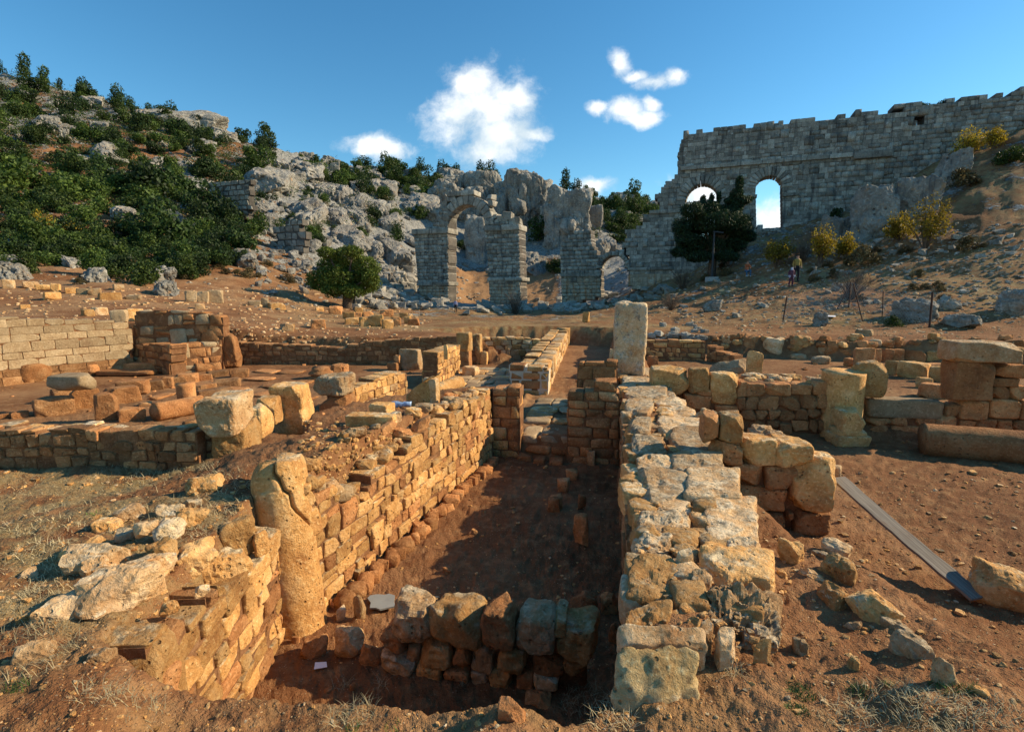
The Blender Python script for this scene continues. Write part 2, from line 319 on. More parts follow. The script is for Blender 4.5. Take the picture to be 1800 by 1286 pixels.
def terrain_mat():
    m, t = newmat('red_earth_and_rock'); g = t('ShaderNodeNewGeometry'); pos = g.outputs['Position']
    a = t('ShaderNodeAttribute', attribute_name='zone', attribute_type='GEOMETRY').outputs['Color']
    z = t('ShaderNodeSeparateColor', {0: a}); grass, rock, pale = z.outputs[0], z.outputs[1], z.outputs[2]
    n1 = t.noise(pos, .55, 6, .66); n2 = t.noise(pos, 6, 4, .65); n3 = t.noise(pos, 42, 3, .7)
    col = t.ramp(n1, [(.25, (.12, .046, .018)), (.5, (.22, .095, .038)), (.75, (.37, .20, .095))])
    col = t.mix(t.ss(n2, .45, .7, 0, .55), col, (.40, .225, .10)); col = t.mix(t.ss(n3, .45, .28, 0, .65), col, (.085, .034, .014))
    vo = t('ShaderNodeTexVoronoi', {'Vector': pos, 'Scale': 46., 'Randomness': 1.}); peb = t.ss(vo.outputs['Distance'], .30, .20)
    pr = t('ShaderNodeSeparateColor', {0: vo.outputs['Color']}); pm = t.m('MULTIPLY', peb, t.ss(pr.outputs[0], .72, .78))
    pcol = t.mix(pr.outputs[1], (.36, .19, .09), (.62, .48, .31))
    pm = t.m('MULTIPLY', pm, t.m('ADD', .55, t.m('MULTIPLY', pale, .45)))
    col = t.mix(pm, col, pcol)
    col = t.mix(t.m('MULTIPLY', pale, t.ss(n2, .3, .7, .3, .8)), col, (.50, .33, .17))
    # dry grass
    gs = t.noise(t.vm('MULTIPLY', pos, (1.0, 1.6, 1.)), 14, 6, .75)
    gcol = t.ramp(gs, [(.3, (.15, .10, .04)), (.5, (.33, .235, .105)), (.7, (.48, .37, .20))])
    gcol = t.mix(t.ss(t.noise(pos, .35, 4), .5, .68, 0, .6), gcol, (.13, .13, .04))
    col = t.mix(t.m('MULTIPLY', grass, t.ss(t.noise(pos, 2.6, 6, .7), .38, .58)), col, gcol)
    # exposed limestone and scree
    k = t.noise(pos, .5, 5, .65); k2 = t.noise(pos, 3.0, 5, .72)
    vr = t('ShaderNodeTexVoronoi', {'Vector': t.vm('ADD', pos, t.vm('MULTIPLY', t.noise(pos, 1.2, 3, .5, 'Color'), (.6, .6, .6))), 'Scale': 1.3}, feature='F1')
    rc = t.ramp(k2, [(.3, (.11, .105, .09)), (.5, (.28, .27, .24)), (.7, (.44, .425, .38))])
    rm = t.ss(t.m('ADD', k, t.m('MULTIPLY', t.m('SUBTRACT', k2, .5), .5)), t.m('SUBTRACT', .76, t.m('MULTIPLY', rock, .5)), t.m('SUBTRACT', .86, t.m('MULTIPLY', rock, .5)))
    rm = t.m('MULTIPLY', rm, t.ss(rock, .02, .2))
    col = t.mix(rm, col, rc)
    b = t.m('ADD', t.m('MULTIPLY', n2, .7), t.m('ADD', t.m('MULTIPLY', n3, .9), t.m('MULTIPLY', pm, .8)))
    b2 = t.m('ADD', b, t.m('MULTIPLY', t.m('MULTIPLY', rm, t.m('ADD', k2, vr.outputs['Distance'])), 6.))
    finish(t, col, .95, b2, 1., .028, .15); return m
M['ground'] = terrain_mat()

# ------------------------------------------------------------------ mesh helpers
def props(o, label=None, cat=None, group=None, kind=None):
    for k, v in (('label', label), ('category', cat), ('group', group), ('kind', kind)):
        if v: o[k] = v
    return o
def mesh_np(name, V, Q, mat, smooth=True):
    """V (n,3), Q (m,4) quads or (m,3) triangles"""
    me = bpy.data.meshes.new(name); V = np.ascontiguousarray(V, np.float32); Q = np.ascontiguousarray(Q, np.int32); k = Q.shape[1]
    me.vertices.add(len(V)); me.vertices.foreach_set('co', V.ravel())
    me.loops.add(Q.size); me.loops.foreach_set('vertex_index', Q.ravel())
    me.polygons.add(len(Q)); me.polygons.foreach_set('loop_start', np.arange(0, Q.size, k, dtype=np.int32))
    me.polygons.foreach_set('use_smooth', np.full(len(Q), bool(smooth)))
    me.update(calc_edges=True)
    for q in (mat if isinstance(mat, (list, tuple)) else [mat]): me.materials.append(q)
    return me
def link(name, me, parent=None, loc=None, **kw):
    o = bpy.data.objects.new(name, me); COL.objects.link(o)
    if parent is not None: o.parent = parent
    if loc is not None: o.location = loc
    return props(o, **kw)
def empty(name, label, cat, group=None):
    o = bpy.data.objects.new(name, None); COL.objects.link(o); o.empty_display_size = .2; return props(o, label, cat, group)
_cube = {}
def cube_topo(n):
    if n in _cube: return _cube[n]
    ids = {}; V = []; Q = []; g = np.linspace(-1, 1, n + 1)
    if n >= 3: e = min(.2, 1.2 / n); g = np.concatenate([[-1], np.linspace(-1 + e, 1 - e, n - 1), [1]])
    def vid(p):
        k = tuple(np.round(p, 6))
        if k not in ids: ids[k] = len(V); V.append(k)
        return ids[k]
    for ax in range(3):
        for sgn in (-1, 1):
            b, c = (ax + 1) % 3, (ax + 2) % 3
            for i in range(n):
                for j in range(n):
                    q = []
                    for (di, dj) in ((0, 0), (1, 0), (1, 1), (0, 1)):
                        p = [0, 0, 0]; p[ax] = sgn; p[b] = g[i + di]; p[c] = g[j + dj]; q.append(vid(p))
                    Q.append(q if sgn > 0 else q[::-1])
    _cube[n] = (np.array(V), np.array(Q)); return _cube[n]
ORD = ['first', 'second', 'third', 'fourth', 'fifth', 'sixth', 'seventh', 'eighth', 'ninth', 'tenth', 'eleventh', 'twelfth', 'thirteenth', 'fourteenth', 'fifteenth', 'sixteenth', 'seventeenth', 'eighteenth', 'nineteenth', 'twentieth', 'twenty-first', 'twenty-second', 'twenty-third', 'twenty-fourth', 'twenty-fifth', 'twenty-sixth', 'twenty-seventh', 'twenty-eighth', 'twenty-ninth', 'thirtieth', 'thirty-first', 'thirty-second', 'thirty-third', 'thirty-fourth', 'thirty-fifth', 'thirty-sixth', 'thirty-seventh', 'thirty-eighth', 'thirty-ninth', 'fortieth']
QUEUE = []; REG = {}
def reg(group, holder, px, py): REG.setdefault(group, []).append((holder, px, py))
def name_places(where):
    """tell repeats apart by their place: band, part and order from the left"""
    for g, L in REG.items():
        what, place_ = where[g]; N = len(L); nr = int(np.clip(round((N / 14) ** .5), 1, 4)); nc = int(np.clip(round(N / 6 / nr), 1, 5))
        rows = {1: [''], 2: ['upper', 'lower'], 3: ['upper', 'middle', 'lower'], 4: ['top', 'upper', 'lower', 'bottom']}[nr]
        colsn = {1: [''], 2: ['left', 'right'], 3: ['left', 'central', 'right'], 4: ['far left', 'left', 'right', 'far right'], 5: ['far left', 'left', 'central', 'right', 'far right']}[nc]
        y0, y1 = min(q[2] for q in L), max(q[2] for q in L) + 1e-6; x0, x1 = min(q[1] for q in L), max(q[1] for q in L) + 1e-6; cl_ = {}
        for h, px, py in L: cl_.setdefault((int((py - y0) / (y1 - y0) * nr), int((px - x0) / (x1 - x0) * nc)), []).append((px, h))
        for (r, c), m in cl_.items():
            m.sort(key=lambda q: q[0])
            for i, (_, h) in enumerate(m):
                part = (rows[r] + ' ' + colsn[c]).strip(); h['label'] = what + (', ' + ORD[i] + ' from left' if len(m) > 1 and i < len(ORD) else '') + ', ' + (part + ' of ' if part else 'in ') + place_
def rock(C, name, mat, parent=None, n=None, k=9., amp=.07, chips=6, ch=(.95, 1.25), pit=0., freq=2.1, p=None, flat=None, crag=0.):
    """queue one stone: C = 8 corners indexed by bits x,y,z"""
    C = np.array(C, float); c = C.mean(0)
    if n is None:
        size = np.linalg.norm(C[7] - C[0]) / 1.73; d = max(.8, cdepth(c[0], c[1])); n = int(np.clip(round(size * 512 / d / 4.5), 3, 16))
    if flat is None: flat = np.linalg.norm(C[7] - C[0]) / 1.73 * 512 / max(.8, cdepth(c[0], c[1])) / n < 3.4
    QUEUE.append(dict(C=C - c, c=c, n=n, k=k, amp=amp, chips=chips, ch=ch, pit=pit, freq=freq, name=name, mat=mat, parent=parent, p=p or {}, flat=flat, crag=crag, seed=len(QUEUE) * 17.31))
def shape(B, items):
    s = len(items); rg = np.random.default_rng(int(items[0]['seed'] * 100) % 99991)
    k = np.array([i['k'] for i in items])[:, None]; q = np.repeat(B[None], s, 0)
    q = q / ((np.abs(q) ** k[..., None]).sum(-1) ** (1 / k))[..., None]
    C = np.stack([i['C'] for i in items])
    for c in range(max(i['chips'] for i in items)):
        d = rg.normal(size=(s, 3)); d = np.sign(d) * np.abs(d) ** .6; d /= np.linalg.norm(d, axis=1)[:, None]
        lo = np.array([i['ch'][0] for i in items]); hi = np.array([i['ch'][1] for i in items]); on = np.array([1. if c < i['chips'] else 0. for i in items])
        h = lo + (hi - lo) * rg.random(s)
        q = q - (np.maximum(0, np.einsum('svk,sk->sv', q, d) - h[:, None]) * on[:, None])[..., None] * d[:, None, :]
    u = (q + 1) / 2; x, y, z = u[..., 0:1], u[..., 1:2], u[..., 2:3]; V = 0
    for b in range(8):
        V = V + (x if b & 1 else 1 - x) * (y if b & 2 else 1 - y) * (z if b & 4 else 1 - z) * C[:, b][:, None, :]
    size = np.linalg.norm(C[:, 7] - C[:, 0], axis=1) / 1.73
    ext = np.stack([np.linalg.norm(C[:, 1] - C[:, 0], axis=1), np.linalg.norm(C[:, 2] - C[:, 0], axis=1), np.linalg.norm(C[:, 4] - C[:, 0], axis=1)], 1)
    mn = np.minimum(ext.min(1) * 1.4, size)
    sd_ = np.array([i['seed'] for i in items]); fr = np.array([i['freq'] for i in items]); P = V * (fr / size)[:, None, None] + sd_[:, None, None]
    out = V / (np.linalg.norm(V, axis=-1, keepdims=True) + 1e-9)
    a = np.array([i['amp'] for i in items])
    disp = (fbm(P, 4, .52)) * (a * mn)[:, None]
    pit = np.array([i['pit'] for i in items])
    if pit.max() > 0:
        hole = np.clip(noise(P * 2.3 + 5.) - .22, 0, 1) * 1.6 + np.clip(noise(P * 5.1 + 9.) - .25, 0, 1) * .8
        disp = disp - hole * (pit * mn)[:, None]
    cg = np.array([i.get('crag', 0.) for i in items])
    if cg.max() > 0:
        Q_ = P * np.array((2.2, 2.2, 1.0)); Q2 = P * np.array((4., 4., 3.)) + 3.
        disp = disp - ((1 - np.abs(noise(Q_))) ** 7 * 1. + (1 - np.abs(noise(Q2))) ** 6 * .45) * (cg * mn)[:, None]
    return V + out * disp[..., None]
def flush():
    by = {}
    for it in QUEUE: by.setdefault(it['n'], []).append(it)
    for n, its in by.items():
        B, Q = cube_topo(n)
        for s in range(0, len(its), 256):
            ch = its[s:s + 256]; V = shape(B, ch)
            for it, v in zip(ch, V):
                o = link(it['name'], mesh_np(it['name'], v, Q, M[it['mat']], not it['flat']), it['parent'], it['c'], **it['p'])
    QUEUE.clear()
def merged_rocks(name, items, mat, parent=None, **kw):
    """many small stones as one mesh; items: (centre, size3, yaw)"""
    Vs, Qs, o = [], [], 0
    B, Q = cube_topo(2)
    for s in range(0, len(items), 2000):
        its = []
        for k, (c, sz, yw) in enumerate(items[s:s + 2000]):
            its.append(dict(C=boxc((0, 0, 0), sz, yw), seed=(s + k) * 3.77, k=6., amp=.12, chips=5, ch=(.62, 1.05), freq=1.5, pit=0.))
        V = shape(B, its) + np.array([i[0] for i in items[s:s + 2000]])[:, None, :]
        for v in V: Vs.append(v); Qs.append(Q + o); o += len(v)
    return link(name, mesh_np(name, np.concatenate(Vs), np.concatenate(Qs), M[mat], smooth=False), parent, **kw)
def boxc(c, sz, yaw=0., tilt=(0., 0.), jit=0.):
    """8 corners of a box centred at c"""
    a, b = math.cos(yaw), math.sin(yaw); out = []
    for i in range(8):
        x, y, z = [(1 if i >> k & 1 else -1) * sz[k] / 2 for k in range(3)]
        if jit: x += random.uniform(-jit, jit) * sz[0]; y += random.uniform(-jit, jit) * sz[1]; z += random.uniform(-jit, jit) * sz[2]
        z2 = z + x * math.tan(tilt[0]) + y * math.tan(tilt[1])
        out.append((c[0] + a * x - b * y, c[1] + b * x + a * y, c[2] + z2))
    return out
def box_mesh(boxes):
    V = []; Q = []
    for C in boxes:
        o = len(V); V += list(C)
        Q += [[o + i for i in q] for q in ((0, 2, 3, 1), (4, 5, 7, 6), (0, 1, 5, 4), (2, 6, 7, 3), (0, 4, 6, 2), (1, 3, 7, 5))]
    return np.array(V), np.array(Q)
def place(x0, y0, x1, y1, k=.7, zb=None, sink=.04, hmin=.28, yaw=None, wf=.92):
    """box standing on the ground whose outline fills the picture rectangle; returns centre, size, yaw"""
    xc = (x0 + x1) / 2
    if zb is None:
        g = G(xc, y1)
        if g is None: g = (*Pz(xc, y1, .5), .5)
    else: g = (*Pz(xc, y1, zb), zb)
    d = cdepth(g[0], g[1]); wd = (x1 - x0) / F * d * wf; dp = wd * k
    va = math.atan2(g[0], g[1]); ux, uy = math.sin(va), math.cos(va)
    zt = H + (d + dp * .8) * float(slope(y0)); h = max(zt - g[2], hmin * wd)
    if yaw is None: yaw = -va + random.uniform(-.3, .3)
    c = (g[0] + ux * dp / 2, g[1] + uy * dp / 2, g[2] + h / 2 - sink / 2)
    return c, (wd, dp, h + sink), yaw
def stone_at(x0, y0, x1, y1, name, mat, parent=None, p=None, k=.7, zb=None, yaw=None, jit=.06, tilt=(0., 0.), sink=.04, hmin=.28, **kw):
    c, sz, yw = place(x0, y0, x1, y1, k, zb, sink, hmin, yaw); rock(boxc(c, sz, yw, tilt, jit), name, mat, parent, p=p, **kw); return c
def stone_wall_at(x0, y0, x1, y1, Y, dp, name, mat, parent=None, jit=.03, p=None, **kw):
    """stone whose front face lies in the plane y = Y and fills the picture rectangle"""
    ym = (y0 + y1) / 2; xa = Py(x0, ym, Y)[0]; xb = Py(x1, ym, Y)[0]; zt = Py((x0 + x1) / 2, y0, Y)[1]; zb = Py((x0 + x1) / 2, y1, Y)[1]
    rock(boxc(((xa + xb) / 2, Y + dp / 2, (zt + zb) / 2), (xb - xa, dp, zt - zb), 0, (0, 0), jit), name, mat, parent, p=p, **kw)

# masonry on a vertical plane A->B; n points to the visible side
class Plane:
    def __init__(s, A, B, flip=False):
        s.A = np.array(A, float); s.B = np.array(B, float); e = s.B - s.A; s.L = float(np.hypot(*e)); s.t = e / s.L
        s.n = np.array([s.t[1], -s.t[0]]) * (-1 if flip else 1)
    def w(s, a, z, d=0.): q = s.A + s.t * a + s.n * d; return (q[0], q[1], z)
    def px(s, px, py):
        x, y, q = (float(v) for v in ray(px, py)); det = x * -s.t[1] + y * s.t[0]
        k = (s.A[0] * -s.t[1] + s.A[1] * s.t[0]) / det; a = (x * k - s.A[0]) * s.t[0] + (y * k - s.A[1]) * s.t[1]
        return a, H + q * k
    def block(s, a0, a1, z0, z1, d0, d1, jit=0.):
        out = []
        for i in range(8):
            a = a1 if i & 1 else a0; d = d1 if i & 2 else d0; z = z1 if i & 4 else z0
            if jit: a += random.uniform(-jit, jit); z += random.uniform(-jit, jit); d += random.uniform(-jit, jit)
            out.append(s.w(a, z, d))
        # keep bits right-handed
        if s.n @ np.array([s.t[1], -s.t[0]]) > 0: out = [out[i ^ 2] for i in range(8)]
        return out
def inpoly(a, z, P):
    ins = False
    for k in range(len(P)):
        (ax, az), (bx, bz) = P[k], P[(k + 1) % len(P)]
        if (az > z) != (bz > z) and a < (bx - ax) * (z - az) / (bz - az) + ax: ins = not ins
    return ins
def cells(outline, holes, ch, ln, rnd_=.15, wave=0., mixed=0., trim=False):
    """coursed cells whose centre is inside the outline (plane coordinates)"""
    za = min(p[1] for p in outline); zb = max(p[1] for p in outline); aa = min(p[0] for p in outline); ab = max(p[0] for p in outline)
    z = za; out = []; ws = random.uniform(0, 99)
    def bis(pin, pout, q, zm):
        for _ in range(14):
            m = (pin + pout) / 2
            if inpoly(m, zm, q): pin = m
            else: pout = m
        return pout
    def bis2(pin, pout, zm):
        for _ in range(14):
            m = (pin + pout) / 2
            if inpoly(m, zm, outline): pin = m
            else: pout = m
        return pin
    while z < zb:
        h = ch * random.uniform(1 - rnd_, 1 + rnd_); a = aa - random.random() * ln[0]
        while a < ab:
            l = random.uniform(*ln); m, zm = a + l / 2, z + h / 2
            c = [a, a + l]
            if trim:
                i0, i1 = inpoly(c[0], zm, outline), inpoly(c[1], zm, outline)
                if i0 and not i1: c[1] = bis2(c[0], c[1], zm)
                elif i1 and not i0: c[0] = bis2(c[1], c[0], zm)
            for q in holes:
                i0, i1 = inpoly(c[0], zm, q), inpoly(c[1], zm, q)
                if i0 and i1: c = None; break
                if i0: c[0] = bis(c[0], c[1], q, zm)
                elif i1: c[1] = bis(c[1], c[0], q, zm)
                elif inpoly((c[0] + c[1]) / 2, zm, q): c = None; break
            if c and c[1] - c[0] > ln[0] * .3 and inpoly((c[0] + c[1]) / 2, zm, outline): 
                wv = wave * float(noise(np.array(((c[0] + c[1]) * .65, ws, z * .6)))) if wave else 0.; out.append([c[0], c[1], z + wv, z + h + wv])
            a += l
        z += h
    if mixed:
        o2 = []
        for c in out:
            r = random.random()
            if r < mixed: o2.append([c[0], c[1], c[2], c[3] + (c[3] - c[2]) * random.uniform(.6, .95), .012])      # tall stone over two courses
            elif r < mixed * 2.2: m = c[2] + (c[3] - c[2]) * random.uniform(.4, .6); o2 += [[c[0], c[1], c[2], m], [c[0], c[1], m, c[3]]]
            elif r < mixed * 3: m = c[0] + (c[1] - c[0]) * random.uniform(.35, .65); o2 += [[c[0], m, c[2], c[3]], [m, c[1], c[2], c[3]]]
            else: o2.append(c)
        out = o2
    return out
def masonry(parent, pl, cl, depth, mat, gap=.012, jit=.012, k=12., amp=.05, chips=4, proud=.02, core='mortar', inset=.05, limit=300, cname='joint_fill', stone='stone', ctop=.03, **kw):
    """build every cell as a stone (part); beyond limit the smallest join one part"""
    def area(c): x, y, z = pl.w((c[0] + c[1]) / 2, c[2]); return (c[1] - c[0]) * (c[3] - c[2]) / max(1, cdepth(x, y)) ** 2
    cl = sorted(cl, key=area, reverse=True); big, rest = cl[:limit], cl[limit:]
    fm = mat if callable(mat) else (lambda c: mat)
    for c in big:
        o = random.uniform(-proud, proud) + (c[4] + proud if len(c) > 4 else 0)
        rock(pl.block(c[0] + gap / 2, c[1] - gap / 2, c[2] + gap / 2, c[3] - gap / 2, -depth, o, jit), stone, fm(c), parent, k=k, amp=amp, chips=chips, **kw)
    if rest:
        groups = {}
        for c in rest: groups.setdefault(fm(c), []).append(c)
        for mt, cs in groups.items():
            B, Q = cube_topo(2); its = []; cen = []
            for c in cs:
                C = np.array(pl.block(c[0] + gap / 2, c[1] - gap / 2, c[2] + gap / 2, c[3] - gap / 2, -depth, random.uniform(-proud, proud), jit)); m_ = C.mean(0)
                cen.append(m_); its.append(dict(C=C - m_, seed=len(its) * 7.7, k=k, amp=amp, chips=0, ch=(1, 1), freq=1.6, pit=0.))
            V = shape(B, its) + np.array(cen)[:, None]; n = V.shape[1]
            link('smaller_stones', mesh_np('smaller_stones', V.reshape(-1, 3), np.concatenate([Q + n * i for i in range(len(cs))]), M[mt], False), parent, kind='stuff')
    if core:
        V, Q = box_mesh([pl.block(c[0] - .004, c[1] + .004, c[2] - ctop, c[3] - (ctop if len(c) < 5 else .1), -depth + inset, -inset) for c in cl])
        link(cname, mesh_np(cname, V, Q, M[core], False), parent, kind='stuff')

# ------------------------------------------------------------------ the ground sheet
nA, nR = AZ.shape; idx = np.arange(nA * nR).reshape(nA, nR)
Qt = np.stack([idx[:-1, :-1], idx[1:, :-1], idx[1:, 1:], idx[:-1, 1:]], -1).reshape(-1, 4)
gm = mesh_np('ground', np.stack([TX, TY, TZ], -1).reshape(-1, 3), Qt, M['ground'])
ground = link('ground', gm, kind='structure')
PXt = 900 + F * 1.011 * np.tan(np.clip(AZ, -AZC, AZC)); DEP = RR * np.cos(np.clip(AZ, -AZC, AZC))
gn = fbm2(TX, TY, .35, 4, .55, 21.)
cutm = np.zeros_like(TZ); cutm[nr_] = cut_
fgl = (1 - sstep(-2.9, -2.2, TX)) * (1 - sstep(5.2, 6.2, TY)) * (RR < 14)
mound = (TX > -4.6) & (TX < -2) & (TY > 3.6) & (TY < 9)
grass = np.clip(.85 * fgl * ~mound + .25 * (RR < 2.6), 0, 1)
field = sstep(20, 26, DEP) * (1 - sstep(58, 75, DEP)); grass = np.maximum(grass, field * np.clip(.55 + .5 * gn, 0, 1) * sstep(380, 700, PXt))
grass = np.maximum(grass, .35 * sstep(24, 32, DEP) * (PXt > 1150) * np.clip(.5 + gn, 0, 1)) * (1 - cutm)
rockz = sstep(50, 80, DEP) * (.35 + .55 * sstep(430, 560, PXt) * (1 - sstep(1120, 1180, PXt))) + .25 * sstep(25, 40, DEP)
rockz = np.clip(rockz + .25 * n1_, 0, 1) * (np.abs(AZ) < R(85)) + .15 * (np.abs(AZ) >= R(85)) * (RR > 30)
soilpath = sstep(70, 76, DEP) * (1 - sstep(96, 112, DEP)) * sstep(790, 815, PXt) * (1 - sstep(965, 995, PXt))
rockz *= 1 - .9 * soilpath; grass *= 1 - .5 * soilpath
palez = .30 * cutm * np.clip(.5 + gn, 0, 1) + .55 * sstep(18, 24, DEP) * (1 - sstep(40, 60, DEP)) * (PXt < 760) * np.clip(.5 + 1.2 * gn, 0, 1) + .6 * soilpath
corr = (TX < .2) & (TX > -2.7) & (TY > 2.2) & (TY < 8.9); palez[corr] = 0; palez[(TX > .9) & (TY < 10) & (RR < 14)] = .0
ca = gm.color_attributes.new('zone', 'FLOAT_COLOR', 'POINT')
ca.data.foreach_set('color', np.stack([grass, rockz, np.clip(palez, 0, 1), np.ones_like(TZ)], -1).astype(np.float32).ravel())

# ------------------------------------------------------------------ the aqueduct (one straight line across the valley)
D1 = 62.
def cam2w(u, f): return (u * cy - f * sy, u * sy + f * cy)
AQ = Plane(cam2w(D1 * (.328 + .315 * -2.6), D1 * (1 + .123 * 2.6)), cam2w(D1 * (.328 + .315 * 2.2), D1 * (1 - .123 * 2.2)))
def pxs(pl, pts): return [pl.px(*p) for p in pts]
def arch_hole(pl, xl, xr, ytop, ybot, n=10):
    a0, zt = pl.px((xl + xr) / 2, ytop); al, _ = pl.px(xl, ybot); ar, zb = pl.px(xr, ybot); r = (ar - al) / 2; zc = zt - r
    return [(al, zb)] + [(a0 - r * math.cos(math.pi * i / n), zc + r * math.sin(math.pi * i / n)) for i in range(n + 1)] + [(ar, zb)], (a0, zc, r)
def ring(parent, pl, a0, zc, r, th, depth, n, mat, proud=.06, a_lo=0., a_hi=math.pi):
    for i in range(n):
        t0 = a_lo + (a_hi - a_lo) * i / n; t1 = a_lo + (a_hi - a_lo) * (i + 1) / n; g = .008; C = []
        for b in range(8):
            t = (t0 + g) if b & 1 else (t1 - g); d = proud if not b & 2 else -depth; rr = r + th * random.uniform(.95, 1.05) if b & 4 else r
            C.append(pl.w(a0 + rr * math.cos(t), zc + rr * math.sin(t), d))
        rock([C[i ^ 1] for i in range(8)], 'voussoir', mat, parent, n=3, k=30., amp=.02, chips=1, ch=(1.2, 1.5))
def mould(parent, pl, pa, pb, h, proud, name='moulding', mat='aq', depth=None):
    (a0, z0), (a1, z1) = pl.px(*pa), pl.px(*pb); m = max(1, int((a1 - a0) / 2.0)); zm = (z0 + z1) / 2
    for i in range(m):
        s0 = a0 + (a1 - a0) * i / m; s1 = a0 + (a1 - a0) * (i + 1) / m
        rock(pl.block(s0 + .01, s1 - .01, zm - h / 2, zm + h / 2, -(depth or .5), proud * random.uniform(.8, 1.1), .01), name, mat, parent, n=3, k=30., amp=.03, chips=1, ch=(1.2, 1.5))
def piece(name, label, outline, holes=(), arches=(), depth=2.6, ch=.5, ln=(.45, 1.0), base_y=None, limit=300, rough=.06, trim=True):
    root = empty(name, label, 'aqueduct'); rr = []
    hl = [pxs(AQ, h) for h in holes]
    for (xl, xr, yt, yb, th, nv) in arches:
        hp, c = arch_hole(AQ, xl, xr, yt, yb); hl.append(hp); rr.append((*c, th, nv)); hl.append([(c[0] + (c[2] + th * .8) * math.cos(math.pi * i / 12), c[1] + (c[2] + th * .8) * math.sin(math.pi * i / 12)) for i in range(13)])
    out = pxs(AQ, outline); cl = cells(out, hl, ch, ln, .25, 0., .05, trim=trim)
    if not trim: cl = [c for c in cl if inpoly((c[0] + c[1]) / 2, c[3] + ch * .6, out) or random.random() > .3]
    cl = [c for c in cl if c[3] > hf(*AQ.w((c[0] + c[1]) / 2, 0)[:2]) - .6]
    zb = AQ.px(*base_y)[1] if base_y else -99
    masonry(root, AQ, cl, depth, lambda c: 'aqbase' if c[3] <= zb else 'aq', gap=.014, jit=.012, k=60., amp=rough * .3, chips=1, ch=(1.3, 1.6), proud=.035, core='aqdark', inset=.10, limit=limit, n=2, ctop=.08)
    for (a0, zc, r, th, nv) in rr: ring(root, AQ, a0, zc, r, th, depth, nv, 'aq')
    return root
aw = piece('aqueduct_wall', 'tall grey ashlar aqueduct wall with two arched openings against the sky', [(1102, 505), (1100, 408), (1119, 400), (1143, 376), (1154, 356), (1160, 334), (1170, 318), (1184, 312), (1192, 290), (1187, 268), (1197, 250), (1207, 229), (1285, 222), (1360, 213), (1470, 200), (1570, 190), (1585, 184), (1690, 170), (1860, 148), (1860, 330), (1560, 420), (1400, 470), (1300, 490), (1190, 508)],
     holes=[[(1612, 205), (1625, 205), (1625, 222), (1612, 222)]], arches=[(1207, 1262, 323, 420, 1.0, 15), (1330, 1376, 309, 402, 1.0, 15)], base_y=(1150, 477), depth=2.2, trim=False)
mould(aw, AQ, (1196, 297), (1500, 272), .45, .22, 'cornice'); mould(aw, AQ, (1500, 276), (1570, 268), .7, .35, 'cornice')
mould(aw, AQ, (1375, 343), (1404, 341), .35, .25); mould(aw, AQ, (1310, 346), (1331, 345), .35, .25); mould(aw, AQ, (1104, 474), (1184, 470), .35, .2); mould(aw, AQ, (1141, 374), (1196, 370), .45, .22)
p3 = piece('aqueduct_pier', 'broken aqueduct pier with low filled arch, left of the tall wall', [(988, 540), (984, 432), (1000, 415), (1012, 406), (1038, 403), (1040, 428), (1050, 446), (1078, 443), (1098, 432), (1099, 505), (1060, 520)],
     arches=[(1056, 1100, 449, 520, .55, 13)], base_y=(1010, 488), depth=2.4, limit=260)
mould(p3, AQ, (985, 486), (1056, 481), .35, .2)
p1 = piece('aqueduct_arch_pier', 'left aqueduct pier of the freestanding arch, on tan base blocks', [(738, 560), (735, 500), (727, 412), (760, 396), (772, 372), (788, 372), (788, 560)], base_y=(760, 503), depth=2.6, limit=280)
mould(p1, AQ, (725, 409), (789, 404), .75, .3, 'capital', depth=2.9); mould(p1, AQ, (733, 500), (790, 497), .55, .3, depth=2.9)
p2 = piece('aqueduct_arch_pier', 'right aqueduct pier of the freestanding arch, rubble heaped on top', [(862, 560), (859, 495), (852, 400), (853, 384), (905, 395), (912, 402), (917, 560)], base_y=(885, 494), depth=2.6, limit=280)
mould(p2, AQ, (851, 403), (914, 398), .75, .3, 'capital', depth=2.9); mould(p2, AQ, (857, 494), (919, 488), .5, .3, depth=2.9)
ar = empty('aqueduct_arch', 'freestanding semicircular voussoir arch bridging the two aqueduct piers', 'arch')
a0, zc_ = AQ.px(819, 397); ra = AQ.px(852, 397)[0] - a0
ring(ar, AQ, a0, zc_, ra, 1.25, 2.3, 13, 'aq', .02)
mould(ar, AQ, (786, 341), (834, 339), .65, .15, 'top_slab', depth=2.2); mould(ar, AQ, (786, 350), (800, 350), .6, .0, 'spandrel_block', depth=2.0)
for (x0, y0, x1, y1) in [(772, 352, 786, 366), (776, 364, 788, 378), (766, 374, 780, 392), (856, 352, 866, 362), (854, 340, 864, 350)]:
    (s0, z1), (s1, z0) = AQ.px(x0, y0), AQ.px(x1, y1); rock(AQ.block(s0, s1, z0, z1, -1.8, 0, .05), 'spandrel_block', 'aq', ar, n=3, amp=.08)
for i, (x0, y0, x1, y1) in enumerate([(862, 374, 874, 384), (872, 378, 884, 390), (884, 372, 897, 386), (878, 384, 892, 396), (892, 382, 905, 396), (864, 384, 876, 396), (900, 380, 913, 396)]):
    (s0, z1), (s1, z0) = AQ.px(x0, y0), AQ.px(x1, y1); rock(AQ.block(s0, s1, z0, z1, -1.6, -.2, .08), 'rubble_block', 'grey', p2, n=3, amp=.16, chips=5)
# loose upper-left corner stones of the wall
for (x0, y0, x1, y1) in [(1169, 318, 1190, 328), (1162, 328, 1178, 337), (1187, 312, 1198, 320), (1157, 338, 1166, 350), (1190, 264, 1204, 275), (1196, 250, 1210, 262)]:
    (s0, z1), (s1, z0) = AQ.px(x0, y0), AQ.px(x1, y1); rock(AQ.block(s0, s1, z0, z1, -1.9, .05, .04), 'corner_stone', 'aq', aw, n=3, amp=.08)

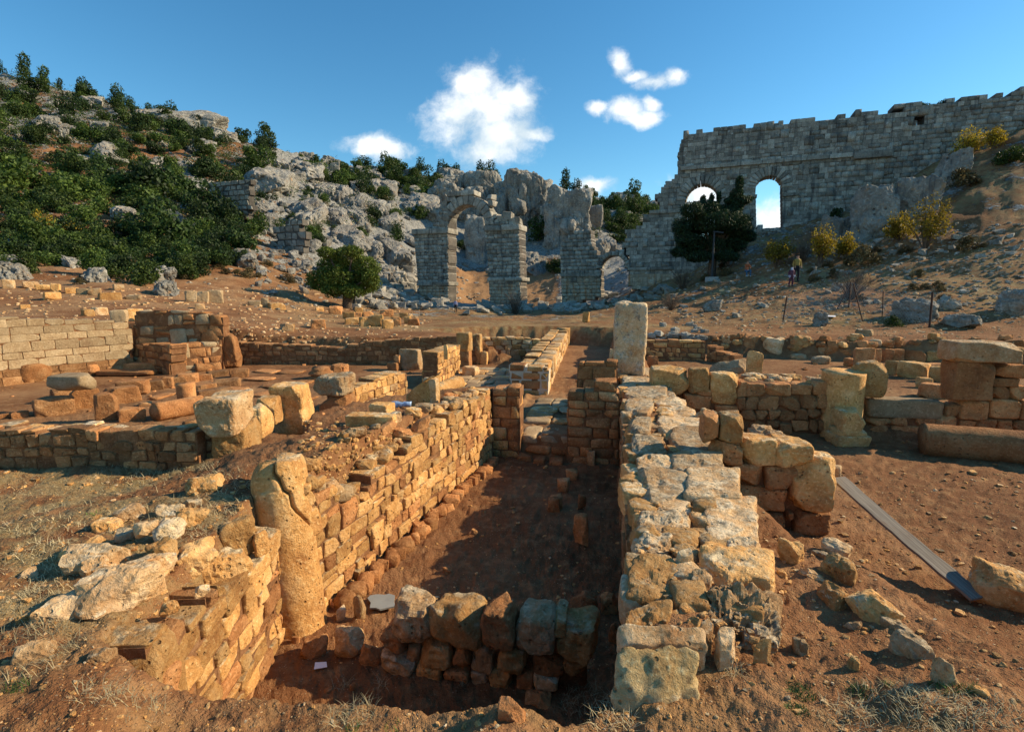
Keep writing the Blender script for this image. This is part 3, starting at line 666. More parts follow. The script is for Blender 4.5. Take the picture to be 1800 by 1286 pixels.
# ------------------------------------------------------------------ limestone outcrops and boulders of the hillside
def Zm(ox, oy, s, L): return [(ox + a / s, oy + b / s, ox + c / s, oy + d / s) for a, b, c, d in L]
outc = Zm(0, 80, 2.795, [(730, 340, 1070, 410), (1060, 405, 1160, 465), (465, 480, 600, 575), (190, 375, 270, 410), (230, 400, 350, 445), (410, 260, 490, 305), (110, 220, 165, 262), (675, 315, 725, 350), (270, 350, 335, 378), (460, 380, 520, 408), (780, 450, 820, 490), (950, 485, 1050, 530), (960, 450, 995, 478), (720, 560, 800, 600), (880, 560, 950, 610), (1240, 600, 1420, 720), (1430, 595, 1570, 665), (1560, 660, 1615, 735), (1610, 690, 1690, 765), (1255, 555, 1330, 610), (1365, 560, 1440, 610), (1280, 500, 1320, 558), (1440, 800, 1600, 905), (1600, 795, 1690, 895), (570, 775, 665, 855), (820, 810, 890, 865), (940, 840, 1010, 905), (1150, 1015, 1250, 1085), (730, 1060, 830, 1155), (0, 1020, 62, 1090), (0, 1080, 112, 1142), (270, 980, 340, 1045), (335, 1035, 380, 1085), (440, 1080, 512, 1155), (785, 1120, 872, 1222), (1240, 700, 1320, 820), (880, 860, 930, 910), (905, 930, 935, 1000), (500, 610, 560, 650), (400, 550, 450, 590), (1480, 490, 1530, 520), (1595, 510, 1640, 560), (60, 980, 150, 1020), (150, 978, 210, 1006)]) + \
 Zm(500, 250, 2.571, [(60, 110, 160, 170), (0, 145, 32, 235), (205, 170, 295, 255), (150, 165, 215, 235), (40, 250, 155, 345), (185, 295, 285, 385), (265, 245, 370, 315), (290, 310, 372, 372), (380, 270, 452, 325), (430, 330, 522, 402), (230, 400, 372, 482), (365, 440, 442, 525), (440, 430, 562, 565), (310, 150, 352, 212), (370, 155, 432, 212), (430, 170, 502, 228), (330, 110, 382, 148), (560, 265, 718, 345), (690, 125, 812, 175), (400, 120, 430, 160), (60, 60, 110, 100), (180, 30, 240, 70), (540, 120, 580, 145), (1470, 215, 1535, 275), (1500, 205, 1595, 270), (1620, 220, 1695, 300), (1318, 198, 1365, 245), (1530, 320, 1565, 350), (1420, 440, 1485, 495), (1060, 450, 1172, 605), (560, 560, 600, 620), (450, 560, 520, 640)])
cliff = Zm(500, 250, 2.571, [(985, 152, 1185, 380), (800, 160, 992, 330), (675, 170, 810, 290), (1175, 238, 1390, 440), (815, 335, 915, 520), (1300, 440, 1470, 520), (900, 240, 1010, 420), (1370, 280, 1440, 370), (930, 190, 1210, 330), (1150, 270, 1330, 400), (640, 215, 900, 330)])
zones = {}
for q in outc:
    side = 'left wooded hillside' if q[2] < 430 else ('rocky hillside behind the round tree' if q[2] < 720 else 'skyline beyond the aqueduct')
    yy = (q[1] + q[3]) / 2; band = '' if q[2] >= 720 else ('upper ' if yy < 300 else 'middle ' if yy < 390 else 'lower '); zones.setdefault(band + side, []).append(q)
for zn, L in zones.items():
    for i, (x0, y0, x1, y1) in enumerate(sorted(L, key=lambda q: q[0] + q[2])):
        xm = (x0 + x1) / 2; ga, gb = G(xm, y1 + 3) or G(xm, y1 + 12) or G(xm, y1 + 28), G(xm, y0 + (y1 - y0) * .35); d_ = cdepth(*ga[:2]); wd = (x1 - x0 + 6) / F * d_
        if gb is None: gb = ga
        run = math.hypot(gb[0] - ga[0], gb[1] - ga[1]); dz = gb[2] - ga[2]; ln_ = min(max(run * 1.25, wd * .7), wd * 2.2); tl = math.atan2(dz, max(run, .3)) if run > .3 else .4; tl = min(max(tl, 0.), .9)
        va = math.atan2(ga[0], ga[1]); hh_ = min(wd * .55, 5.) + .6; c = (ga[0] + math.sin(va) * ln_ * .5, ga[1] + math.cos(va) * ln_ * .5, ga[2] + math.tan(tl) * ln_ * .5 + hh_ * .08)
        rock(boxc(c, (wd, ln_, hh_), -va + random.uniform(-.2, .2), (random.uniform(-.15, .15), tl * .85), .12), 'limestone_outcrop', 'cliff', n=18, k=7., amp=.12, chips=9, ch=(.85, 1.2), pit=.03, freq=3.2, crag=.10, flat=True,
             p=dict(label='pale limestone outcrop on the %s, %s from the left' % (zn, ORD[i]), cat='rock', group='limestone outcrops on the hillsides'))
names = ['tall rounded grey cliff tower in the middle behind the arch', 'broad grey cliff block with caves directly above the arch', 'low grey cliff shoulder left of the arch top', 'square grey cliff block right of the arch piers',
         'narrow grey rock pillar seen through the arch', 'grey broken rock mass behind the low filled arch', 'grey cliff foot between the arch pillars and the tall cliff', 'small rounded cliff knob beside the green slope', 'broad cliff shoulder joining the tall cliff tower to its neighbours', 'low cliff band between the tower and the square block', 'low cliff band behind the left half of the arch']
for q, nm in zip(cliff, names):
    c, s, yw = place(q[0], q[1], q[2], q[3] + 10, .8, None, 4., .5); rock(boxc(c, s, yw, (0, 0), .08), 'cliff_rock', 'cliff', n=40, k=9, amp=.10, chips=8, ch=(1.1, 1.5), pit=.02, freq=3.2, crag=.06, flat=True, p=dict(label=nm, cat='cliff'))
# random boulders on the rocky slope
def boulder(px, py, wpx, label, group, mat='grey', n=4, kk=4., asp=.7, sink=.3, name='boulder'):
    g = G(px, py)
    if g is None: return None
    d = cdepth(g[0], g[1]); sz = wpx / F * d
    c = (g[0], g[1], g[2] + sz * asp * .5 - sz * sink * .5); p_ = dict(label=label, cat='boulder' if name == 'boulder' else 'stone', group=group); reg(group, p_, px, py)
    rock(boxc(c, (sz, sz * random.uniform(.7, 1.1), sz * asp), random.uniform(0, 3) if d < 50 else math.atan2(-g[0], g[1]), (random.uniform(-.3, .3), random.uniform(-.3, .3) if d < 50 else .5 * random.random()), .14), name, mat, n=n, k=kk * 1.5, amp=.10, chips=7, ch=(.68, 1.05), flat=True, p=p_)
    return c
for i in range(200):
    px = random.uniform(455, 735); top = 300 + (px - 600) * .12 if px > 560 else 300 + (560 - px) * .9; py = random.uniform(max(300, top), 520)
    boulder(px, py, random.uniform(7, 22) * (1.3 if random.random() < .2 else .8), 'grey limestone boulder on the rocky slope left of the aqueduct', 'boulders on the rocky slope', 'cliff', asp=random.uniform(.5, .95))
for i in range(150):   # tumbled ashlar at the foot of the first pier
    t = random.random(); px = 625 + 160 * t + random.gauss(0, 22); py = 478 + 66 * random.random() ** .8 + (0 if t > .2 else 5)
    if px > 797: continue
    boulder(px, py, random.uniform(9, 22), 'tumbled grey ashlar block in the rubble heap below the left pier', 'tumbled blocks below the left pier', 'grey', n=3, kk=9., asp=random.uniform(.45, .8), sink=.15, name='tumbled_block')
for i in range(62):
    px = random.uniform(818, 1010); py = random.uniform(534, 554) - (6 if px > 950 else 0)
    boulder(px, py, random.uniform(7, 18), 'tumbled grey block in the rubble row before the right pier', 'rubble row before the right pier', 'grey', n=3, kk=8., asp=.6, sink=.2, name='rubble_block')
for i in range(62):
    px = random.uniform(985, 1185); py = 545 - (px - 985) * .16 + random.uniform(-14, 10)
    boulder(px, py, random.uniform(7, 18), 'tumbled grey block heaped below the low filled arch', 'rubble below the filled arch', 'grey', n=3, kk=8., asp=.6, sink=.2, name='rubble_block')
for i in range(90):
    px = random.uniform(1190, 1800); py = random.uniform(470, 560) if px < 1450 else random.uniform(400, 565)
    if 1290 < px < 1420 and 440 < py < 500: continue
    boulder(px, py, random.uniform(5, 16), 'small grey stone lying on the bare right slope', 'stones on the right slope', 'grey', n=3, asp=.55, name='slope_stone')
for i in range(70):
    px = random.uniform(1430, 1800); py = 445 - (px - 1430) * .06 + random.gauss(0, 13)
    boulder(px, py, random.uniform(6, 17), 'grey stone in the collapsed wall line across the right slope', 'collapsed wall on the right slope', 'grey', n=3, asp=.6, name='slope_stone')
for i, (q, lb) in enumerate([((1570, 520, 1645, 562), 'large slanting grey boulder behind the right fence post'), ((1650, 552, 1722, 576), 'long pale grey block lying on the grass right of the fence'), ((1752, 508, 1815, 556), 'big pale grey boulder at the right picture edge'), ((1425, 548, 1458, 574), 'squat grey boulder in front of the wire fence'), ((1228, 528, 1268, 548), 'grey flat boulder on the slope left of the fence'), ((1640, 520, 1682, 545), 'grey boulder half hidden behind the rusty right fence post'), ((1462, 497, 1480, 512), 'small pale boulder below the leafless shrub')]):
    c, s, yw = place(*q, .7, None, .15, .3); rock(boxc(c, s, yw, (.1, 0), .14), 'boulder', 'grey', n=14, k=6, amp=.13, chips=9, ch=(.68, 1.08), pit=.03, crag=.12, p=dict(label=lb, cat='boulder'))
# dark rock face where the wall meets the right slope
for q, lb in [((1575, 318, 1640, 385), 'rough dark rock face below the right end of the aqueduct wall'), ((1500, 330, 1580, 420), 'dark jagged rock at the foot of the aqueduct wall'), ((1640, 268, 1700, 330), 'dark rock ledge under the upper right aqueduct wall'), ((1440, 385, 1520, 420), 'low dark rock hump beside the aqueduct wall foot')]:
    c, s, yw = place(*q, .5, None, 2., .4); rock(boxc(c, s, yw, (0, 0), .14), 'dark_outcrop', 'cliff', n=26, k=6, flat=True, amp=.14, chips=10, ch=(.62, 1.1), pit=.03, freq=4.5, crag=.08, p=dict(label=lb, cat='rock'))
# ruined masonry on the hill
def hill_wall(name, label, q, ch, ln, depth=1.2):
    x0, y0, x1, y1 = q; g = G((x0 + x1) / 2, y1); d = cdepth(*g[:2]); a = cam2w((x0 - 900) / F * d / 1.0, d); b = cam2w((x1 - 900) / F * d, d * .97); pl = Plane(a, b)
    root = empty(name, label, 'ruin'); o = pxs(pl, [(x0, y1 + 8), (x0 + 3, y0 + 10), ((x0 + x1) / 2, y0 + 2), (x1 - 6, y0), (x1, y0 + (y1 - y0) * .6), (x1, y1 + 8)])
    masonry(root, pl, cells(o, [], ch, ln), depth, 'grey', gap=.03, jit=.05, k=6, amp=.09, proud=.08, core='aqdark', inset=.15, n=3)
hill_wall('ruined_wall', 'ruined grey block wall corner standing among shrubs on the hill', (362, 314, 440, 376), .62, (.7, 1.5))
hill_wall('ruined_wall', 'small collapsed grey masonry stub above the round tree', (478, 388, 534, 436), .8, (.8, 1.6))

# ------------------------------------------------------------------ vegetation
def leaves(P, size, rg, asp=.55, up=.0):
    n = len(P); d = rg.normal(size=(n, 3)); d[:, 2] += up; d /= np.linalg.norm(d, axis=1)[:, None]
    e = np.cross(d, rg.normal(size=(n, 3))); e /= np.linalg.norm(e, axis=1)[:, None]; s = (size * rg.uniform(.6, 1.35, n))[:, None]
    V = np.stack([P - d * s, P + e * s * asp, P + d * s, P - e * s * asp], 1)
    return V.reshape(-1, 3), np.arange(4 * n).reshape(-1, 4)
def crown_pts(rg, blobs, per, shell=.55):
    """blobs: rows of (x, y, z, rx, ry, rz)"""
    out = []
    for b in blobs:
        d = rg.normal(size=(per, 3)); d /= np.linalg.norm(d, axis=1)[:, None]; r = (shell + (1 - shell) * rg.random(per) ** .7) * (1 + .25 * noise(d * 2.2 + b[0] * 9))
        out.append(np.array(b[:3]) + d * r[:, None] * np.array(b[3:]))
    return np.concatenate(out)
def tube(pts, rad, n=5):
    pts = np.array(pts, float); V = []; Q = []
    for i, (p, r) in enumerate(zip(pts, rad)):
        t = pts[min(i + 1, len(pts) - 1)] - pts[max(i - 1, 0)]; t /= np.linalg.norm(t) + 1e-9; a = np.cross(t, (.31, .95, .1)); a /= np.linalg.norm(a) + 1e-9; b = np.cross(t, a)
        for k in range(n): V.append(p + r * (math.cos(2 * math.pi * k / n) * a + math.sin(2 * math.pi * k / n) * b))
    for i in range(len(pts) - 1):
        for k in range(n): Q.append((i * n + k, i * n + (k + 1) % n, (i + 1) * n + (k + 1) % n, (i + 1) * n + k))
    return np.array(V), np.array(Q)
def join(parts):
    V, Q, o = [], [], 0
    for v, q in parts: V.append(v); Q.append(q + o); o += len(v)
    return np.concatenate(V), np.concatenate(Q)
def shrub_mesh(seed, kind):
    rg = np.random.default_rng(seed); bl = []
    nb = rg.integers(7, 12)
    for i in range(nb):
        a = rg.uniform(0, 6.28); r = rg.uniform(0, .62); h = rg.uniform(.2, .85) * (1.05 - r * .6); s = rg.uniform(.22, .42)
        bl.append((r * math.cos(a), r * math.sin(a), h * (1.5 if kind == 'tall' else 1.), s, s, s * rg.uniform(.7, 1.2)))
    P = crown_pts(rg, bl, 170); P = P[P[:, 2] > .02]; return leaves(P, .058, rg)
SH = {}
for mt in ('leafd', 'leafm'):
    for v in range(6): SH[mt, v] = mesh_np('shrub', *shrub_mesh(50 + v * 3 + len(mt) * (mt == 'leafm'), 'tall' if v > 3 else ''), M[mt], False)
for v in range(2): SH['leafb', v] = mesh_np('shrub', *shrub_mesh(90 + v, ''), M['leafb'], False)
def shrub(px, py, wpx, mt, v, name, label, cat, group=None, asp=1.):
    g = G(px, py)
    if g is None: return
    d = cdepth(g[0], g[1]); s = wpx / F * d / 2 / .85
    o = link(name, SH[mt, v], None, (g[0], g[1], g[2] - .1 * s), label=label, cat=cat, group=group)
    o.scale = (s, s, s * asp); o.rotation_euler = (0, 0, random.uniform(0, 6.28))
    if group: reg(group, o, px, py)
    return o
def ridge(px): return np.interp(px, [0, 110, 250, 400, 480, 600, 700, 760, 850, 950, 1050, 1150], [124, 152, 192, 213, 235, 275, 292, 300, 312, 318, 340, 350])
cnt = 0; tries = 0
while cnt < 260 and tries < 5000:
    tries += 1; px = random.uniform(-20, 470); py = random.uniform(ridge(px) + 2, 478 - max(0, (px - 330)) * .25)
    if 240 < px < 350 and 262 < py < 302: continue
    dn = .95 if px < 360 else .6
    if random.random() > dn: continue
    wpx = random.uniform(34, 66) * (1. if py > 280 else .8); mt = random.choice(['leafd', 'leafd', 'leafm', 'leafm'])
    if shrub(px, py + wpx * .25, wpx, mt, random.randrange(6), 'evergreen_shrub', 'dense evergreen shrub on the left wooded hillside', 'shrub', 'shrubs on the left hillside', random.uniform(.75, 1.15)): cnt += 1
for i in range(120):    # ridge line trees
    px = random.uniform(-10, 1150); py = ridge(px) + random.uniform(-2, 12)
    if 890 < px < 950: continue
    shrub(px, py, random.uniform(18, 40), 'leafd', random.choice([3, 4, 5, 5]), 'evergreen_tree', 'small dark tree on the skyline ridge', 'tree', 'trees along the skyline', random.uniform(1., 1.5))
for i in range(120):    # rocky slope and beyond
    px = random.uniform(455, 760); py = random.uniform(ridge(px) + 5, 430 if px < 650 else 380)
    if i > 68: px = random.uniform(540, 775); py = ridge(px) + random.uniform(4, 62)
    shrub(px, py, random.uniform(16, 44), random.choice(['leafd', 'leafm', 'leafm']), random.randrange(6), 'rock_shrub', 'green shrub in a pocket of the rocky slope', 'shrub', 'shrubs on the rocky slope', random.uniform(.7, 1.1))
for i in range(105):
    px = random.uniform(1030, 1155); py = random.uniform(ridge(px) + 8, 428)
    if px < 1060 and py > 385: continue
    shrub(px, py, random.uniform(18, 40), random.choice(['leafm', 'leafm', 'leafd']), random.randrange(6), 'slope_shrub', 'mid green shrub on the slope behind the filled arch', 'shrub', 'shrubs on the slope behind the filled arch', random.uniform(.8, 1.1))
big = [(30, 330, 110, 'leafm', 'large spreading mid green shrub at the left picture edge'), (120, 350, 90, 'leafm', 'large mid green shrub beside the yellow broom'), (250, 345, 110, 'leafd', 'large dark shrub left of the ruined block wall'), (320, 350, 100, 'leafd', 'large dark shrub touching the ruined block wall'),
  (280, 430, 110, 'leafd', 'dark round shrub in the middle of the left slope'), (400, 400, 70, 'leafd', 'dark shrub just below the ruined block wall'), (420, 445, 80, 'leafd', 'dark shrub above the boulder on the left slope'), (200, 460, 90, 'leafm', 'low green shrub above the stone row on the left'), (350, 468, 90, 'leafd', 'low dark shrub right above the bare earth patch'), (255, 500, 80, 'leafm', 'bright green shrub on the white rock above the stone row'), (60, 440, 90, 'leafm', 'leafy shrub below the yellow broom at left'),
  (945, 425, 56, 'leafd', 'dark shrub below the square cliff block'), (975, 478, 44, 'leafd', 'dark shrub between cliff foot and broken pier'), (815, 440, 34, 'leafd', 'dark shrub in the shade seen through the arch'), (822, 375, 38, 'leafm', 'green shrub growing right under the arch crown'), (740, 385, 42, 'leafm', 'bright green shrub left of the freestanding arch'), (655, 385, 36, 'leafd', 'dark shrub on the ledge of the rocky slope'), (700, 425, 44, 'leafd', 'dark shrub at the left edge of the left pier'),
  (1470, 382, 30, 'leafd', 'dark shrub at the foot of the tall wall'), (1560, 400, 46, 'leafd', 'dark ivy shrub on the rock below the wall'), (1785, 285, 60, 'leafm', 'green shrub at the right edge below the wall'), (1570, 572, 34, 'leafm', 'small green shrub beside the fence'), (1690, 330, 60, 'leafb', 'dark bare shrub on the upper right slope'), (1515, 465, 60, 'leafb', 'brown leafless shrub left of the yellow tree'), (1700, 440, 46, 'leafb', 'brown shrub on the right slope near the stones'), (1775, 160, 60, 'leafd', 'dark tree on top of the wall at the right edge')]
for i, (px, py, wpx, mt, lb) in enumerate(big): shrub(px, py, wpx, mt, i % (2 if mt == 'leafb' else 6), 'evergreen_shrub' if mt != 'leafb' else 'bare_shrub', lb, 'shrub')
for i in range(26):
    px = random.uniform(1150, 1790); py = random.uniform(430, 540)
    if 1280 < px < 1425 and py > 440: continue
    shrub(px, py, random.uniform(12, 30), 'leafb', i % 2, 'bare_shrub', 'small brown leafless shrub on the right slope', 'shrub', 'brown shrubs on the right slope', .9)
for i in range(16):
    px = random.uniform(120, 520); py = random.uniform(455, 505)
    shrub(px, py, random.uniform(20, 44), 'leafb', i % 2, 'bare_shrub', 'grey brown leafless shrub at the foot of the left slope', 'shrub', 'brown shrubs below the left slope', .8)
for i in range(9):     # tufts growing on the wall top
    px = 1600 + i * 17 + random.uniform(-5, 5); a, z = AQ.px(px, 184 - i * 2.2); x, y, _ = AQ.w(a, 0, -.8); s = random.uniform(.35, .75)
    o = link('evergreen_shrub', SH['leafd', i % 6], None, (x, y, z - .55), label='small shrub growing on the aqueduct wall top at right', cat='shrub', group='shrubs on the wall top'); o.scale = (s, s, s * 1.2); reg('shrubs on the wall top', o, px, 180)

rgs = np.random.default_rng(5); PP = []
for i in range(3300):
    px = rgs.uniform(-420, 1160); lim = 470 if px < 440 else (400 if px < 1020 else 430)
    py = rgs.uniform(ridge(px) + 1, lim)
    if px < 0: py = rgs.uniform(ridge(0) - .18 * -px * .6, 470)
    if 440 < px < 730 and rgs.random() < .72: continue
    if px < 450 and rgs.random() < .5: py = rgs.uniform(ridge(px) + 1, 300)
    if 730 < px < 1030 and (py > 330 or rgs.random() < .5): continue
    if 235 < px < 350 and 262 < py < 302: continue
    g = G(px, py)
    if g is None or cdepth(*g[:2]) < 30: continue
    r = rgs.uniform(5, 15) / F * cdepth(*g[:2]); PP.append(crown_pts(rgs, [(g[0], g[1], g[2] + r * .3, r, r, r * .75)], 60))
for k_, (mt_, lb_) in enumerate((('leafd', 'low dark evergreen scrub covering the hillsides between the larger shrubs'), ('leafm', 'low mid green scrub scattered over the hillsides'), ('leafb', 'dry brown scrub scattered over the hillsides'))):
    sel = [p for i, p in enumerate(PP) if (0, 1, 0, 1, 0, 2, 1)[i % 7] == k_]
    link('scrub', mesh_np('scrub', *leaves(np.concatenate(sel), .15, rgs), M[mt_], False), label=lb_, cat='scrub', kind='stuff')

# ------------------------------------------------------------------ excavated walls
def wface(parent, A, B, zb, top, depth, mat, cht, ln, flip=False, pxtop=True, wave=.03, mixed=.07, **kw):
    pl = Plane(A, B, flip); tp = pxs(pl, top) if pxtop else [(min(max(a, 0), pl.L), z) for a, z in top]
    kw = dict(dict(gap=.008, jit=.016, k=18., amp=.045, chips=5, ch=(1.2, 1.6), proud=.012, inset=.02, freq=2.4), **kw)
    ts = sorted(tp); sa, sz_ = [q[0] for q in ts], [q[1] for q in ts]
    raw = cells([(0, zb), *[(a, z + cht * .5) for a, z in tp], (pl.L, zb)], [], cht, ln, .22, wave, mixed, trim=True); cl = []
    for c in raw:
        lim = float(np.interp((c[0] + c[1]) / 2, sa, sz_)) + random.uniform(-.02, .03)
        if c[3] > lim: c[3] = lim
        if c[3] - c[2] > .055: cl.append(c)
    masonry(parent, pl, cl, depth, mat, **kw); return pl
def mix2(a, b, p): return lambda c: a if random.random() < p else b
def pr_(p, px, py): reg(p['group'], p, px, py); return p
# right corridor wall, from the near block to the upright post
rw = empty('rubble_wall', 'long wall with whitish weathered top stones, running from the foreground to the upright post', 'wall')
wface(rw, (.14, 2.35), (.12, 11.3), -.05, [(0, 1.0), (3, 1.04), (6, 1.02), (9, 1.05)], .30, 'mud_shade', .13, (.14, .34), flip=True, pxtop=False, n=5, gap=.02)
wface(rw, (.86, 3.1), (.74, 11.3), .2, [(0, .95), (3, 1.05), (6, 1.08), (8.3, 1.1)], .25, 'warm', .2, (.2, .45), pxtop=False)
xs = np.linspace(0, 1, 16); ys = np.linspace(2.55, 11.35, 190); gx, gy = np.meshgrid(xs, ys, indexing='ij')
wx = .17 + gx * (.55 + .12 * np.clip((gy - 2.3) / 2, 0, 1)) + .03 * fbm2(gx, gy, 4., 3); wz = 1.11 + .035 * fbm2(wx, gy, 3.5, 4) - .35 * (np.abs(gx * 2 - 1) ** 8) - .3 * (gy < 2.6) + .025 * fbm2(wx, gy, 14, 3)
V = np.concatenate([np.stack([wx, gy, wz], -1).reshape(-1, 3)]); ii = np.arange(16 * 190).reshape(16, 190)
link('earth_fill', mesh_np('earth_fill', V, np.stack([ii[:-1, :-1], ii[1:, :-1], ii[1:, 1:], ii[:-1, 1:]], -1).reshape(-1, 4), M['ground']), rw)
hero = [(q, 'pale') for q in Zm(1050, 630, 3.9, [(140, 62, 365, 135), (180, 125, 420, 190), (200, 190, 480, 262), (200, 270, 372, 360), (400, 262, 600, 335), (440, 335, 665, 400), (425, 398, 720, 490), (510, 465, 780, 640), (240, 505, 460, 640), (225, 400, 365, 500), (510, 625, 868, 760), (285, 730, 625, 960), (275, 650, 520, 740), (625, 735, 985, 935), (740, 935, 1095, 1235), (290, 1050, 640, 1185), (250, 1175, 510, 1300), (360, 160, 500, 215), (380, 210, 520, 262)])] + \
  [(q, m) for q, m in zip(Zm(1050, 900, 3.33, [(178, 250, 530, 485), (620, 180, 1018, 370), (760, 137, 950, 210), (160, 485, 415, 645), (128, 648, 630, 758), (120, 730, 615, 1200), (600, 365, 1140, 830), (700, 655, 810, 780), (535, 308, 635, 395), (605, 620, 675, 695), (470, 215, 555, 262), (480, 530, 600, 600), (930, 730, 1000, 790), (530, 600, 590, 660)]), ['warm', 'warm', 'pale', 'warm', 'pale', 'honey', 'honey', 'pale', 'pale', 'pale', 'pale', 'warm', 'warm', 'warm'])]
def topstone(x0, y0, x1, y1, zf, zb_, th, name, mat, parent, jit=.03, **kw):
    """stone whose top face fills the picture rectangle; zf, zb_ = height of its near and far edge"""
    T = []
    for i in range(4):
        z = zb_ if i & 2 else zf; x, y = Pz(x1 if i & 1 else x0, y0 if i & 2 else y1, z); T.append((x + random.uniform(-jit, jit), y + random.uniform(-jit, jit), z + random.uniform(-jit, jit) * .6))
    rock([(*t[:2], t[2] - th) for t in T] + T, name, mat, parent, **kw)
for i, ((x0, y0, x1, y1), mt) in enumerate(hero):
    big_ = (x1 - x0) > 60; near_ = i == 24
    if i == 25:
        topstone(x0 + 6, y0 + 4, x1 - 8, y1 - 14, 1.08, 1.26, .4, 'capping_stone', 'pale', rw, jit=.03, n=40, k=8., amp=.09, chips=6, ch=(1.05, 1.4), pit=.13, freq=4.2, crag=.03); continue
    zt = 1.19 + random.uniform(-.03, .05)
    topstone(x0 - 2, y0 - 2, x1 + 2, y1 + 2, .98 if near_ else zt - .04, 1.24 if near_ else zt + .01, .42 if near_ else .26, 'capping_stone', mt, rw, jit=.012 if near_ else .022, n=26 if big_ else 14, k=11., amp=.08, chips=7, ch=(1.05, 1.45), pit=.05 if mt in ('pale', 'honey') else .02, freq=3.)
for yq in np.arange(3.0, 11.2, .27):       # smaller stones bedded along both edges and between the big ones
    for xq, wq in ((.22, .2), (.5, .22), (.74, .2)):
        if random.random() < .3: continue
        s_ = random.uniform(.75, 1.25); rock(boxc((xq + random.uniform(-.05, .05), yq + random.uniform(-.06, .06), 1.03 + random.uniform(-.02, .03)), (wq * s_, .25 * s_, .24), random.uniform(-.3, .3), (0, 0), .08), 'bedded_stone', random.choice(['warm', 'pale', 'warm']), rw, n=8, k=10, amp=.07, chips=6, ch=(1.0, 1.35))
# upright post at the far end of the wall
x0_, x1_ = Py(1080, 600, 11.2)[0], Py(1136, 600, 11.2)[0]
rock(boxc(((x0_ + x1_) / 2, 11.5, (1.1 + Py(1106, 534, 11.2)[1]) / 2), (x1_ - x0_, .6, Py(1106, 534, 11.2)[1] - 1.1), .02, (0, 0), .03), 'stone_post', 'post', n=28, k=12., amp=.06, chips=6, ch=(1.1, 1.45), pit=.04, freq=3., p=dict(label='tall upright weathered stone post at the end of the long wall', cat='post'))

# left corridor wall
lw = empty('rubble_wall', 'sunlit ochre rubble wall along the left side of the dark corridor', 'wall')
wface(lw, (-2.62, 3.78), (-2.07, 8.5), -.06, [(537, 852), (575, 858), (610, 872), (645, 862), (668, 824), (702, 800), (742, 757), (800, 722), (862, 684)], .34, mix2('warm', 'red', .8), .135, (.12, .32), gap=.012, n=8)
for i in range(70):      # loose stones along the ragged top
    t = random.random(); px_ = 545 + 315 * t; py_ = float(np.interp(px_, [537, 575, 610, 645, 668, 702, 742, 800, 862], [852, 858, 872, 862, 824, 800, 757, 722, 684])); q = Plane((-2.62, 3.78), (-2.07, 8.5)); a_, z_ = q.px(px_, py_)
    x_, y_, _ = q.w(a_, 0, -random.uniform(.06, .42)); s_ = random.uniform(.07, .2); rock(boxc((x_, y_, max(z_, hf(x_, y_)) + s_ * .1), (s_ * 1.3, s_, s_ * .7), random.random() * 3, (random.uniform(-.3, .3), 0), .12), 'capping_stone', random.choice(['warm', 'warm', 'red', 'pale']), lw, n=6, k=8, amp=.09, chips=8, ch=(.85, 1.2))
# footing ledge at its base
for i in range(34):
    t = i / 33; x = -2.42 + .42 * t + random.uniform(-.03, .03); y = 4.1 + 4.2 * t; s = random.uniform(.10, .2)
    rock(boxc((x, y, .04), (s, s * 1.2, .16), random.random() * 3, (0, 0), .12), 'footing_stone', 'red', lw, k=4, amp=.15)
# foreground stub of the same wall
fs = empty('rubble_wall', 'sunlit rubble wall stub in the left foreground, before the cracked column', 'wall')
wface(fs, (-2.30, 1.98), (-2.72, 3.58), -.1, [(262, 1135), (290, 1100), (320, 1078), (372, 1036), (432, 1000), (468, 975), (478, 935), (495, 940)], .30, mix2('warm', 'red', .75), .135, (.16, .36), n=11, gap=.014, jit=.022)
for (x0, y0, x1, y1), kk in [(q, .7) for q in Zm(0, 780, 2.54, [(985, 335, 1155, 505), (880, 490, 1130, 600), (1145, 400, 1212, 480)])]:
    c, sz, yw = place(x0, y0, x1, y1, .55, 1.0, .08, .25, -.25 + random.uniform(-.1, .1)); rock(boxc((c[0] - .06, c[1] + .05, c[2]), sz, yw + 1.2, (0, .0), .07), 'capping_stone', 'warm', fs, amp=.12, n=16, k=5, chips=6)
for q in ((214, 1092, 272, 1168), (180, 1120, 222, 1165)):
    stone_at(*q, 'end_stone', 'warm', fs, zb=.98, k=.8, amp=.08, n=12)
rock(boxc((-2.50, 1.98, .80), (.46, .34, .64), .25, (0, 0), .06), 'end_stone', 'warm', fs, n=14, amp=.08)
